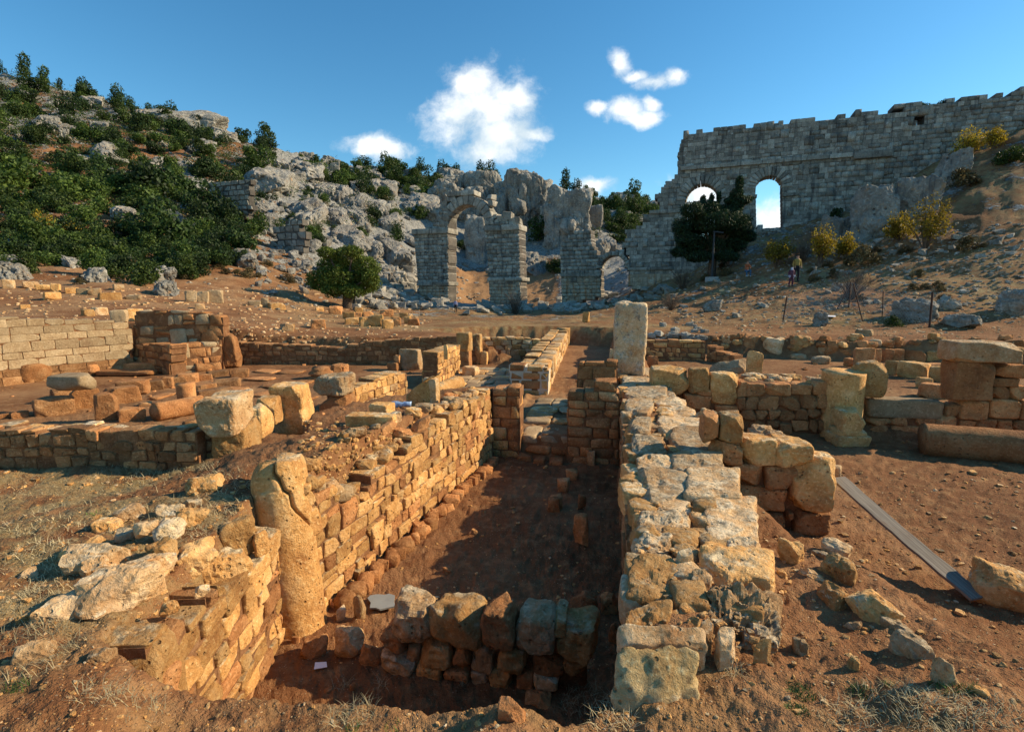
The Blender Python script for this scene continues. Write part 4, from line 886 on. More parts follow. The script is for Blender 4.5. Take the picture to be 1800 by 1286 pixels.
# boulders lying on and beside it
lb = [((135, 560, 290, 0), 0)]
fg = Zm(0, 780, 2.54, [(340, 560, 740, 805), (175, 695, 475, 868), (560, 480, 790, 640), (765, 415, 970, 595), (650, 390, 800, 520), (683, 315, 835, 430), (605, 280, 712, 445), (790, 258, 950, 362), (705, 263, 815, 325), (515, 258, 650, 340), (412, 328, 552, 388), (520, 345, 615, 430), (270, 440, 380, 512), (335, 450, 575, 545), (360, 495, 540, 570), (825, 135, 992, 218), (400, 868, 520, 975), (85, 538, 172, 598), (75, 720, 168, 790), (70, 850, 240, 960), (490, 830, 600, 910), (720, 650, 800, 775), (380, 405, 468, 455), (870, 600, 935, 668), (815, 248, 905, 285), (1350, 50, 1440, 110), (1445, 65, 1495, 122)])
fl = ['large pale boulder with grey crust, biggest of the left foreground heap', 'white-topped boulder at the left end of the foreground heap', 'pale crumbly stone behind the largest foreground boulder', 'ochre stone with a round drilled hole in the foreground heap', 'ochre rough stone left of the drilled stone', 'grey rounded stone in the middle of the foreground heap', 'upright pale orange stone beside the grey stone', 'reddish flat stone at the far end of the foreground heap', 'small grey stone behind the upright orange stone', 'pale flat stone at the back left of the foreground heap', 'flat tan stone left of the foreground heap', 'small grey slab leaning in the foreground heap', 'orange stone lying alone on the dry grass', 'long thin pale slab left of the drilled stone', 'thin pale stone just below the long thin slab', 'flat ochre stone lying below the left corner pillar', 'orange stone under the largest foreground boulder', 'small pale stone alone on the left dry grass', 'flat red tile-like stone on the left edge of the grass', 'low pale stone half buried at the lower left', 'red stone in the hollow under the largest boulder', 'pitted orange stone on the end of the foreground wall', 'small brown stone on the grass left of the heap', 'little white stone in the gap of the foreground wall', 'flat pale stone at the back of the foreground heap', 'ochre stone just right of the cracked column top', 'small round stone right of the cracked column top']
for q, lab in zip(fg, fl):
    c, sz, yw = place(*q, .75, 1.1 if lab[:5] in ('large', 'white') else (None if G((q[0] + q[2]) / 2, q[3])[2] > 1.0 else 1.13), .06, .6 if lab[:5] in ('large', 'white') else .36); sz = (sz[0], sz[1], min(sz[2], sz[0] * .8)); mt = 'pale' if any(s in lab for s in ('pale', 'white', 'large')) else ('post' if 'grey' in lab else 'warm')
    rock(boxc(c, sz, yw, (random.uniform(-.12, .12), random.uniform(-.1, .1)), .12), 'loose_stone', mt, k=8., amp=.09, chips=10, ch=(.80, 1.12), pit=.07, n=20 if q[2] - q[0] > 60 else 12, p=dict(label=lab, cat='stone'))

def column(name, p0, p1, r0, r1, mat, parent=None, planes=(), amp=.03, nr=26, ns=36, pk=None, seed=1., flute=None):
    """round shaft with broken ends; planes = (point, normal) cuts"""
    p0, p1 = np.array(p0, float), np.array(p1, float); t = p1 - p0; Ln = np.linalg.norm(t); t /= Ln; a = np.cross(t, (.2, .97, .13)); a /= np.linalg.norm(a); b = np.cross(t, a)
    V = [p0]; hs_ = np.linspace(0, 1, nr); rad = []
    for i, h in enumerate(hs_):
        r = r0 + (r1 - r0) * h
        if flute: r *= flute(h)
        for k in range(ns):
            th = 2 * math.pi * k / ns; V.append(p0 + t * Ln * h + r * (math.cos(th) * a + math.sin(th) * b))
    V.append(p1); V = np.array(V); Q = []
    mid = (p0 + p1) / 2; ax = ((V - p0) @ t)[:, None] * t + p0; o = V - ax; rr = np.linalg.norm(o, axis=1, keepdims=True); o = o / (rr + 1e-9)
    V = V + o * (fbm(V * 2.2 / r0 * .5 + seed, 4) * amp * r0)[:, None] + t * (noise(V * 3 / r0 * .4 + seed + 7) * .12 * r0 * ((np.abs((V - mid) @ t) > Ln * .47)))[:, None]
    for q, nrm in planes:
        nrm = np.array(nrm, float); nrm /= np.linalg.norm(nrm); d = np.maximum(0, (V - np.array(q)) @ nrm + .03 * noise(V * 9 + seed)); V = V - d[:, None] * nrm
    T = []
    for i in range(nr - 1):
        for k in range(ns):
            i0, i1 = 1 + i * ns + k, 1 + i * ns + (k + 1) % ns; T += [(i0, i1, i1 + ns), (i0, i1 + ns, i0 + ns)]
    for k in range(ns): T += [(0, 1 + (k + 1) % ns, 1 + k), (len(V) - 1, 1 + (nr - 1) * ns + k, 1 + (nr - 1) * ns + (k + 1) % ns)]
    me = mesh_np(name, V, np.array(T), M[mat]); return link(name, me, parent, **(pk or {}))
b0, b1 = np.array((-2.70, 3.74, -.08)), np.array((-2.88, 3.82, 1.46)); 
ax_ = (b1 - b0) / np.linalg.norm(b1 - b0); Lc = float(np.linalg.norm(b1 - b0)); NS, NR = 170, 150
tocam = np.array((0, 0, H)) - (b0 + b1) / 2; tocam -= ax_ * (tocam @ ax_); tocam /= np.linalg.norm(tocam); side_ = np.cross(ax_, tocam); side_ *= np.sign(side_[0])
hh, ph = np.meshgrid(np.linspace(0, 1, NR), np.linspace(-math.pi, math.pi, NS, endpoint=False), indexing='ij')
od = np.cos(ph)[..., None] * tocam + np.sin(ph)[..., None] * side_; Pc = b0 + ax_ * (hh * Lc)[..., None]; rad_ = .234 + .004 * fbm((Pc + od * .23) * 3.2, 4) + .002 * fbm((Pc + od * .23) * 16, 3)
zig = np.interp(hh, [.60, .70, .73, .83, .86, .94, 1.], [1.15, .62, .40, .34, .02, -.10, -.16]) + .10 * noise(np.stack([hh * 22, hh * 0, hh * 0], -1)); dxc = (ph - zig) * .234
rad_ = rad_ - np.where(hh > .60, 1, 0) * .075 * np.exp(-(dxc / .011) ** 2) - .02 * np.where(hh > .86, 1, 0) * np.exp(-((ph + .55) / .35) ** 2)
rad_ = rad_ - .06 * np.clip((hh - .88) / .12, 0, 1) ** 2 * (ph < zig) - .03 * np.clip((hh - .93) / .07, 0, 1) ** 2
lift = np.where(ph > zig, .03, 0.) * np.clip((hh - .7) / .3, 0, 1); Vc = (Pc + od * rad_[..., None] + ax_ * (lift + .03 * hh * noise(od * 3.))[..., None]).reshape(-1, 3)
Vc = np.concatenate([Vc, [b0], [b1 + ax_ * .01]]); ic = np.arange(NR * NS).reshape(NR, NS); nx = np.roll(ic, -1, 1)
Tc = np.concatenate([np.stack([ic[:-1], nx[:-1], nx[1:]], -1).reshape(-1, 3), np.stack([ic[:-1], nx[1:], ic[1:]], -1).reshape(-1, 3), np.stack([ic[-1], nx[-1], np.full(NS, NR * NS + 1)], -1)])
link('cracked_column', mesh_np('cracked_column', Vc, Tc, M['warm']), label='cracked round column shaft standing at the left foreground wall', cat='column')

# pit cross wall
cw = empty('rubble_wall', 'low shaded rubble wall crossing the near end of the corridor', 'wall')
for i, (x0, y0, x1, y1) in enumerate(Zm(500, 857, 2.77, [(520, 590, 700, 780), (680, 605, 945, 780), (960, 625, 1115, 795), (1125, 655, 1310, 820), (1315, 700, 1520, 860), (470, 720, 570, 830), (575, 780, 650, 880), (650, 780, 800, 900), (815, 785, 890, 890), (900, 780, 1020, 905), (1040, 800, 1175, 930), (1210, 825, 1360, 930), (470, 830, 615, 935), (635, 880, 750, 965), (770, 895, 890, 980), (905, 905, 990, 1005), (990, 905, 1090, 1010), (1125, 920, 1210, 1000), (1210, 930, 1330, 1000), (1360, 850, 1460, 930), (620, 930, 760, 1010), (890, 735, 960, 785), (1300, 660, 1370, 740)])):
    stone_wall_at(x0, y0, x1, y1, 3.32 + (.05 if i > 5 else 0) + random.uniform(-.03, .03), .32, 'stone', ('pale', 'warm', 'red')[i % 3], cw, jit=.04, n=14, k=9., amp=.09, chips=8, ch=(.98, 1.32), pit=.06)
rock(boxc((-.75, 3.58, .12), (1.2, .2, .5), 0), 'earth_core', 'mortar', cw, n=6, k=6)
for q, lab, mt in zip(Zm(500, 850, 2.77, [(1190, 580, 1380, 680), (1380, 520, 1530, 640), (80, 730, 220, 850), (230, 685, 395, 855), (360, 775, 465, 890), (245, 595, 305, 670), (330, 530, 405, 660), (1530, 535, 1640, 640), (1570, 670, 1640, 780), (30, 725, 85, 780), (210, 560, 275, 605), (765, 400, 825, 440), (835, 545, 880, 575), (610, 550, 660, 575), (905, 215, 950, 250), (650, 185, 720, 230), (1280, 60, 1345, 140), (1395, 150, 1490, 300), (1420, 40, 1480, 130), (1150, 1020, 1310, 1090), (1030, 1045, 1180, 1160), (310, 955, 360, 1010), (185, 985, 250, 1020)]),
      ['greyish flat stone behind the right end of the pit wall', 'grey stone at the back right corner of the pit', 'rounded red stone at the far left of the pit wall', 'large leaning pale stone left of the pit wall', 'small red block next to the leaning pale stone', 'small pale stone at the foot of the cracked column', 'upright pale stone beside the grey sheet', 'dark stone at the foot of the long wall near the pit', 'grey stone wedged between pit and near block', 'tiny stone at the left end of the pit wall', 'small red stone at the base of the cracked column', 'small red stone alone on the dark corridor floor', 'tiny red stone on the corridor floor near the pit wall', 'tiny white stone just behind the pit wall', 'small brown stone in the middle of the corridor floor', 'pale stone at the sunlit edge of the corridor floor', 'orange stone in the far right of the corridor floor', 'pointed pale stone lying by the long wall in shade', 'pale upright stone by the long wall farther back', 'dark stone on the near rim of the pit', 'pale angular stone on the near rim of the pit', 'thin brown stone on the left near rim', 'tiny flat pale stone on the left near rim'],
      ['red'] * 2 + ['red', 'pale', 'red', 'pale', 'pale'] + ['red'] * 20):
    c, sz, yw = place(*q, .7, None, .05, .32); rock(boxc(c, sz, yw, (random.uniform(-.15, .15), 0), .12), 'loose_stone', mt, k=8., amp=.09, chips=10, ch=(.80, 1.12), n=None if q[2] - q[0] < 30 else 12, p=dict(label=lab, cat='stone'))
for q, lab in [((961, 868, 990, 897), 'orange stone on the corridor floor, nearer of two by the right wall'), ((978, 840, 1001, 866), 'orange stone on the corridor floor, middle of a row of three'), ((995, 822, 1020, 845), 'rounded stone on the corridor floor below the right door pier')]:
    stone_at(*q, 'loose_stone', 'red', p=dict(label=lab, cat='stone'), k=.8, amp=.14)

# door piers and doorway
pm = dict(wave=0., mixed=0., gap=.010, jit=.010, k=14., amp=.04, chips=5, ch=(1.15, 1.45), proud=.012)
dl = empty('door_pier', 'stacked block pier left of the corridor doorway', 'pier')
wface(dl, (-2.12, 8.62), (-1.63, 8.62), -.05, [(866, 690), (870, 682), (912, 682), (913, 690)], .42, mix2('red', 'warm', .6), .2, (.22, .46), **pm)
wface(dl, (-1.63, 8.64), (-1.62, 9.04), -.05, [(0, 1.2), (.4, 1.26)], .3, 'warm', .22, (.3, .4), pxtop=False, **pm)
dr = empty('door_pier', 'stepped shaded masonry pier right of the corridor doorway', 'pier')
wface(dr, (-.78, 8.58), (.12, 8.58), -.05, [(999, 695), (1002, 690), (1044, 690), (1045, 672), (1068, 668), (1088, 668), (1088, 690)], .45, mix2('mud_shade', 'red', .5), .17, (.2, .52), **pm)
wface(dr, (-.78, 9.03), (-.78, 8.6), -.05, [(0, 1.15), (.4, 1.15)], .3, 'red', .2, (.3, .4), pxtop=False, **pm)
d2 = empty('block_wall', 'short wall of squared blocks behind the right door pier', 'wall')
wface(d2, (-.80, 10.6), (.12, 10.6), .3, [(1016, 645), (1020, 636), (1078, 634), (1086, 640)], .4, 'red', .26, (.35, .5), **pm)
stone_at(1070, 612, 1084, 632, 'loose_stone', 'pale', p=dict(label='small pale stone balanced against the upright post', cat='stone'), zb=.9)
stone_at(1030, 788, 1048, 818, 'loose_stone', 'pale', p=dict(label='upright pale stone leaning on the right door pier foot', cat='stone'))
sill = empty('door_sill', 'grey threshold slabs and steps in the corridor doorway', 'threshold')
for (x0, x1, Y, z, h, dp, mt) in [(915, 947, 8.85, .36, .16, .75, 'tan'), (948, 984, 8.86, .365, .16, .78, 'tan'), (985, 1003, 8.85, .355, .16, .74, 'tan'), (922, 968, 8.74, .19, .14, .3, 'red'), (969, 1003, 8.75, .18, .14, .3, 'red'), (908, 935, 8.45, .10, .2, .25, 'red'), (936, 958, 8.38, .08, .2, .25, 'red'), (962, 990, 8.42, .07, .2, .22, 'red')]:
    xa, xb = Py(x0, 760, Y)[0], Py(x1, 760, Y)[0]; rock(boxc(((xa + xb) / 2, Y + dp / 2, z - h / 2), (xb - xa, dp, h), 0, (0, 0), .02), 'step_slab', mt, sill, k=8, amp=.06, chips=3)
# paving beyond the doorway
pv = bpy.data.objects.new('pavement', None); COL.objects.link(pv); pv['kind'] = 'structure'
y = 9.66
while y < 16.4:
    h = random.uniform(.35, .6); x = -1.78 if y < 12.2 else -5.0; xe = -.8 if y < 12.2 else -2.6
    if 12.2 < y + h < 12.9: y += h; continue
    while x < xe:
        l = random.uniform(.35, .7); zz = max(.36, hf(x + l / 2, y + h / 2)) + random.uniform(.005, .02)
        if random.random() < .88: rock(boxc((x + l / 2, y + h / 2, zz), (l * .97, h * .97, .08), random.uniform(-.05, .05), (0, 0), .05), 'paving_slab', 'tan' if random.random() < .6 else 'warm', pv, k=6, amp=.07, chips=4, n=4)
        x += l
    y += h
for (x0, y0, x1, y1) in Zm(0, 480, 3., [(1330, 500, 1480, 540), (1480, 505, 1600, 545), (1300, 545, 1450, 575), (1380, 580, 1520, 610), (1540, 560, 1640, 600), (1150, 600, 1300, 635), (1350, 625, 1480, 660), (1600, 640, 1660, 690), (820, 640, 890, 665)]):
    g = G((x0 + x1) / 2, (y0 + y1) / 2); d = cdepth(*g[:2]); rock(boxc((g[0], g[1], g[2] + .02), ((x1 - x0) / F * d, .6, .07), random.uniform(-.2, .2), (0, 0), .1), 'paving_slab', 'red', pv, k=6, amp=.07, chips=4, n=4)

# low ashlar wall beyond the doorway
la = empty('ashlar_wall', 'low sunlit ashlar wall with cement joints beyond the doorway', 'wall')
wface(la, (-2.53, 12.42), (-1.63, 12.45), .3, [(894, 646), (895, 640), (963, 648), (965, 652)], .45, mix2('red', 'warm', .6), .24, (.4, .52), wave=0., mixed=0., gap=.03, jit=.006, k=20, amp=.03, ch=(1.3, 1.6), core='cement', inset=.012, proud=.005)
wface(la, (-1.63, 12.47), (-2.2, 24.), .3, [(0, 1.08), (6, 1.1), (11.5, 1.12)], .42, mix2('warm', 'pale', .6), .25, (.4, .8), pxtop=False, gap=.02, k=9, amp=.06)
wface(la, (-3.05, 24.), (-2.48, 12.47), .3, [(0, 1.1), (6, 1.08), (11.5, 1.06)], .42, 'warm', .25, (.4, .8), pxtop=False, gap=.02, k=9, amp=.06)
column('column_stump', (Py(990, 600, 24.5)[0], 24.5, .3), (Py(990, 600, 24.5)[0], 24.5, 1.15), .32, .32, 'warm', None, nr=8, ns=20, pk=dict(label='short column stump at the far end of the low ashlar wall', cat='column'))
# walls of the far room
fr_ = empty('rubble_wall', 'pale coursed rubble wall behind the low ashlar wall', 'wall')
A_, B_ = Pz(846, 628, .45), Pz(958, 626, .45)
wface(fr_, A_, B_, .3, [(846, 594), (900, 592), (958, 598)], .45, mix2('pale', 'warm', .4), .2, (.22, .42))
fb = empty('rubble_wall', 'long dark brown rubble wall along the far side of the left court', 'wall')
wface(fb, (-14.2, 15.8), (-4.9, 17.75), .25, [(396, 606), (420, 601), (520, 606), (600, 608), (640, 602), (720, 594), (842, 588)], .5, 'mud_shade', .17, (.2, .42), gap=.02)
ce = empty('rubble_wall', 'dark shaded rubble facing of the far excavation edge', 'wall')
wface(ce, Pz(745, 596, .4), Pz(915, 600, .36), .3, [(745, 577), (830, 576), (905, 590)], .4, 'red', .2, (.25, .5), gap=.03)
wface(ce, Pz(940, 598, .36), Pz(1084, 598, .36), .3, [(940, 577), (1000, 575), (1084, 576)], .4, 'red', .2, (.25, .5), gap=.03)

# middle wall, left of the corridor mound
mw = empty('rubble_wall', 'sunlit rubble wall between the capped pillar and the tall stump', 'wall')
A_, B_ = Pz(604, 742, .3), Pz(716, 700, .3)
wface(mw, A_, B_, .25, [(604, 690), (640, 672), (680, 660), (716, 650)], .42, mix2('warm', 'pale', .8), .17, (.18, .36), n=6)
A2, B2 = Pz(770, 684, .3), Pz(809, 660, .3)
wface(mw, A2, B2, .25, [(770, 618), (790, 610), (809, 606)], .45, 'warm', .2, (.2, .4), n=5)
pl_ = empty('capped_pillar', 'square pillar with overhanging whitish capstone beside the mound', 'pillar')
xa, xb = Py(554, 700, 9.0)[0], Py(602, 700, 9.0)[0]; z1 = Py(578, 697, 9.)[1]; z2 = Py(578, 661, 9.)[1]
rock(boxc(((xa + xb) / 2 + .03, 9.28, (.2 + z1) / 2), (xb - xa, .5, z1 - .2), -.06, (0, 0), .02), 'shaft', 'red', pl_, n=14, k=10, amp=.04, chips=4)
rock(boxc(((xa + xb) / 2 - .0, 9.26, (z1 + z2) / 2), (xb - xa + .08, .56, z2 - z1), -.04, (0, 0), .06), 'capstone', 'pale', pl_, n=14, k=6, amp=.10, chips=6, pit=.06)
Mz = lambda L: Zm(500, 520, 2.77, L)
for q, nm, mt, lab, kk in zip(Mz([(420, 515, 535, 582), (565, 255, 670, 362), (695, 270, 762, 395), (838, 175, 912, 260), (840, 255, 912, 345), (912, 190, 962, 332), (955, 270, 992, 335), (870, 340, 946, 402), (232, 330, 310, 375), (505, 320, 562, 366), (536, 286, 566, 320), (775, 238, 800, 300), (675, 400, 752, 540), (0, 505, 95, 660), (595, 610, 665, 645)]),
    ['loose_block', 'stone_block', 'door_jamb', 'pier_block', 'pier_block', 'pier_block', 'loose_block', 'loose_block', 'loose_block', 'loose_block', 'loose_block', 'loose_block', 'leaning_slab', 'stone_block', 'loose_stone'], ['warm', 'pale', 'warm', 'warm', 'red', 'warm', 'warm', 'pale', 'red', 'red', 'red', 'warm', 'pale', 'warm', 'warm'],
    ['tilted ochre block beside the crushed bottle', 'grey-topped square block standing on the middle wall', 'upright ochre jamb stone next to the grey-topped block', 'upper block of the pier at the end of the middle wall', 'lower block of the pier at the end of the middle wall', 'tall rough stone on the right of the far pier', 'small upright block right of the far pier', 'low pale block lying on the paving', 'red block on the court floor near the column base', 'low red block left of the grey-topped block', 'small red block resting on the low red block', 'thin stone on top of the wall near the far pier', 'tall pale slab leaning by the broken column stump', 'pale pitted block right of the left corner pillar', 'small ochre stone on the rim of the corridor mound'], [.8, .7, .6, .8, .8, .8, .8, .9, .8, .8, .8, .6, .5, .8, .7]):
    zb_ = None
    if 'resting' in lab or 'upper block' in lab or 'thin stone' in lab: zb_ = .3 + {'r': .3, 'u': .78, 't': .9}[('r' if 'resting' in lab else 'u' if 'upper' in lab else 't')]
    stone_at(*q, nm, mt, p=dict(label=lab, cat='block'), k=kk, zb=zb_, k_=None, jit=.05, amp=.07, chips=4) if False else (lambda c, s, yw: rock(boxc(c, s, yw, (0, 0), .05), nm, mt, k=12, amp=.045, chips=5, ch=(1.05, 1.4), n=10, p=dict(label=lab, cat='block')))(*place(*q, kk, zb_, .05, .3, random.uniform(-.15, .15)))
gx, gy_, gz = G(500 + 645 / 2.77, 520 + 540 / 2.77); dq = cdepth(gx, gy_)
column('column_stump', (gx, gy_ + .25, gz - .05), (gx + .02, gy_ + .27, gz + 150 / 2.77 / F * dq + .1), .262, .25, 'warm', None, [((gx, gy_ + .2, gz + 100 / 2.77 / F * dq), (-.55, 0, .83))], nr=26, ns=32, pk=dict(label='broken round column stump with a jagged slanting top', cat='column'))
g1 = G(780, 700); column('fallen_column', (*Pz(762, 688, .72), .72), (*Pz(806, 672, .62), .62), .17, .17, 'warm', None, nr=16, ns=24, pk=dict(label='pale fallen column piece lying beyond the leaning slab', cat='column'))

c, sz, yw = place(606, 722, 702, 748, .35, None, .04, .08, .12); rock(boxc((c[0], c[1], c[2]), (sz[0], sz[1], .14), yw, (0, 0), .06), 'flat_slab', 'warm', n=14, k=12, amp=.04, chips=6, ch=(1.1, 1.5), p=dict(label='long flat pale slab lying on the mound before the capped pillar', cat='slab'))
# curved wall of the left court
lc = empty('rubble_wall', 'low curved shaded rubble wall with sunlit top at the left', 'wall')
pts = [(-9.8, 3.75), (-8.2, 4.12), (-7.0, 4.43), (-6.0, 4.66), (-5.2, 4.79), (-4.72, 4.88)]
for a_, b_ in zip(pts[:-1], pts[1:]):
    wface(lc, a_, b_, .70, [(-.02, 1.34), (5, 1.37)], .19, mix2('mud_shade', 'red', .8), .145, (.14, .28), pxtop=False, n=7, gap=.016, mixed=0., proud=.02)
    wface(lc, tuple(np.array(a_) + (.03, .20)), tuple(np.array(b_) + (.03, .20)), .9, [(-.02, 1.32), (5, 1.35)], .22, mix2('warm', 'pale', .6), .145, (.14, .34), pxtop=False, n=5, gap=.016, mixed=0.)
cp_ = empty('corner_pillar', 'corner of huge blocks with black-crusted top at the curved wall end', 'pillar')
def blk(x0, y0, x1, y1, zb, ztop, dp, yaw, nm, mt, par, dx=0., dy=0., **kw):
    a = Pz(x0, y1, zb); b = Pz(x1, y1, zb); wd = math.hypot(b[0] - a[0], b[1] - a[1]); yw = math.atan2(b[1] - a[1], b[0] - a[0]) + yaw; mx, my = (a[0] + b[0]) / 2 + dx, (a[1] + b[1]) / 2 + dy
    c = (mx - math.sin(yw) * dp / 2, my + math.cos(yw) * dp / 2, (zb + ztop) / 2); rock(boxc(c, (wd, dp, ztop - zb), yw, (0, 0), .03), nm, mt, par, **kw)
hk = dict(n=22, k=14, amp=.05, chips=5, ch=(1.15, 1.5), pit=.03, freq=3.)
blk(374, 826, 432, 824, .85, 1.33, .62, .15, 'lower_block', 'warm', cp_, n=20, k=12, amp=.05, chips=5, ch=(1.15, 1.5), pit=.03)
blk(345, 760, 412, 770, 1.27, 1.72, .62, .1, 'upper_block', 'pale', cp_, **hk)
blk(428, 775, 462, 775, .95, 1.40, .45, .1, 'filler_block', 'warm', cp_, n=12)
blk(450, 748, 484, 748, 1.0, 1.38, .4, .1, 'filler_block', 'warm', cp_, n=12, k=12, amp=.05, ch=(1.1, 1.45))
blk(478, 760, 535, 765, .75, 1.52, .5, .05, 'end_block', 'warm', cp_, n=18, k=14, amp=.05, ch=(1.15, 1.5), pit=.03)

# tan ashlar apse wall, polygonal wall and benches at the far left
aw2 = empty('ashlar_wall', 'smooth tan ashlar wall at the far left of the court', 'wall')
A_, B_ = Pz(-70, 655, .8), Pz(233, 626, .8)
wface(aw2, A_, B_, .3, [(-70, 556), (20, 556), (120, 562), (150, 560), (230, 568), (233, 570)], .5, lambda c: 'tan' if c[2] > .7 else 'mud_shade', .25, (.38, .75), wave=0., mixed=0., gap=.009, jit=.008, k=40, amp=.025, chips=4, ch=(1.3, 1.6), proud=.008, inset=.02, n=6)
pw = empty('polygonal_wall', 'brown polygonal masonry wall right of the tan ashlar wall', 'wall')
A_, B_ = Pz(233, 648, .35), Pz(392, 646, .35)
wface(pw, A_, B_, .3, [(234, 572), (240, 545), (300, 545), (345, 548), (392, 556)], .5, mix2('tan', 'red', .45), .36, (.35, .7), gap=.02, jit=.05, k=9, amp=.05)
wface(pw, Pz(300, 658, .3), Pz(390, 650, .3), .28, [(300, 606), (390, 600)], .5, mix2('tan', 'red', .3), .26, (.3, .6), gap=.02, jit=.03)
wface(pw, Pz(232, 648, .32), Pz(300, 658, .32), .28, [(232, 603), (300, 606)], .5, 'red', .22, (.3, .5), gap=.02, jit=.03)
blk(386, 645, 414, 648, .3, 1.45, .5, 0, 'jamb_block', 'red', pw, n=8, amp=.1)
blk(294, 603, 314, 603, 1.1, 1.55, .35, 0, 'upper_block', 'tan', pw, n=5)
bn = empty('stone_bench', 'stepped red benches along the foot of the tan wall', 'bench')
for (x0, y1, x1, yb, zt, zb, dp) in [(150, 660, 282, 655, .62, .3, .5), (165, 669, 262, 663, .48, .28, .5), (40, 668, 160, 662, .7, .3, .9), (-40, 690, 60, 675, .85, .3, 1.2), (235, 640, 300, 646, .8, .3, .5)]:
    blk(x0, y1, x1, yb, zb, zt, dp, 0, 'bench_block', 'red', bn, n=9, k=7, amp=.10, chips=6)
mk_ = ['red', 'mud_shade', 'red']
def row2(L, name, mats, what, group, kk=12, amp=.045, cat='block', asp=.75, n=8, zb=None):
    for i, q in enumerate(sorted(L, key=lambda q: (q[0] + q[2]))):
        c, s, yw = place(*q, asp, zb, .05, .3); rock(boxc(c, s, yw, (random.uniform(-.06, .06), 0), .05), name, random.choice(mats), k=kk, amp=amp, chips=6, ch=(1.0, 1.4), n=n, p=dict(label=what % ORD[i], cat=cat, group=group))
row2(Zm(0, 480, 3., [(285, 600, 385, 680), (385, 600, 515, 712), (515, 625, 625, 778), (560, 590, 732, 685), (635, 555, 785, 642), (640, 700, 765, 782), (780, 560, 865, 616), (865, 545, 915, 605), (880, 540, 985, 592), (940, 525, 1050, 582), (1050, 530, 1120, 565), (1215, 500, 1315, 552), (1100, 515, 1200, 546), (735, 675, 800, 700), (1050, 600, 1230, 668), (205, 640, 385, 752), (75, 722, 150, 765), (0, 735, 60, 765), (970, 770, 1045, 805), (1000, 575, 1140, 640), (1130, 560, 1270, 600)]), 'court_block', mk_, 'red brown cut block on the left court floor, %s from the left', 'cut blocks on the left court floor')
stone_at(95, 655, 165, 684, 'court_block', 'tan', p=dict(label='tan capstone resting on the squared blocks in the left court', cat='block'), zb=.85, k=.6, yaw=.1, amp=.05)
g1 = G(317, 713); column('column_stump', (g1[0], g1[1] + .2, g1[2] - .05), (g1[0], g1[1] + .2, g1[2] + .5), .2, .2, 'red', None, nr=10, ns=22, pk=dict(label='short upright column drum in the left court', cat='column'))
ga, gb = G(262, 741), G(342, 727); column('fallen_column', (ga[0], ga[1] + .15, ga[2] + .16), (gb[0], gb[1] + .2, gb[2] + .17), .19, .2, 'red', None, nr=22, ns=24, pk=dict(label='broken column shaft lying behind the curved wall', cat='column'))
ga, gb = G(336, 655), G(366, 652); column('fallen_column', (ga[0], ga[1] + .15, ga[2] + .14), (gb[0], gb[1] + .2, gb[2] + .14), .17, .17, 'red', None, nr=12, ns=18, pk=dict(label='short column piece lying at the back of the left court', cat='column'))
g1 = G(555, 668); cb = column('round_pedestal', (g1[0], g1[1] + .3, g1[2] - .05), (g1[0], g1[1] + .3, g1[2] + .32), .42, .3, 'red', None, nr=14, ns=24, amp=.02, flute=lambda h: 1.0 if h < .35 else (.78 if h < .5 else (1.05 if h < .7 else .85)), pk=dict(label='moulded round column base on the left court floor', cat='column base'))
stone_at(583, 640, 603, 657, 'court_block', 'red', p=dict(label='rough red block behind the moulded column base', cat='block'))

# stub wall to the right of the long wall
sw = empty('rubble_wall', 'stub wall of big orange blocks right of the long wall', 'wall')
for i, (x0, y0, x1, y1) in enumerate(Zm(1050, 630, 3.9, [(730, 405, 840, 595), (848, 400, 1008, 585), (800, 585, 995, 730), (995, 560, 1245, 742), (1240, 588, 1482, 758), (905, 732, 1152, 875), (1155, 752, 1372, 902), (1345, 690, 1652, 1075), (985, 895, 1322, 1062), (1350, 1068, 1615, 1225), (1125, 1070, 1305, 1182), (1060, 1060, 1140, 1150), (1320, 860, 1370, 960), (1300, 1060, 1350, 1120)])):
    stone_wall_at(x0, y0, x1, y1, 5.7 - (.06 if i in (7, 4) else 0), .42, 'stone', 'warm' if i in (1, 3, 4, 7) else 'red', sw, jit=.05, n=18, k=10, amp=.06, chips=7, ch=(1.0, 1.35), pit=.03)
for (x0, y0, x1, y1) in Zm(1050, 630, 3.9, [(1000, 460, 1272, 605), (680, 340, 818, 412)]):
    c, sz, yw = place(x0, y0, x1, y1, .7, 1.15, .05, .3, -.1); rock(boxc(c, sz, yw, (0, 0), .08), 'capping_stone', 'pale', sw, n=18, k=5, amp=.14, pit=.12, chips=6)
rock(boxc((1.5, 5.98, .65), (1.35, .34, .95), 0), 'earth_core', 'mortar', sw, n=6, k=7)
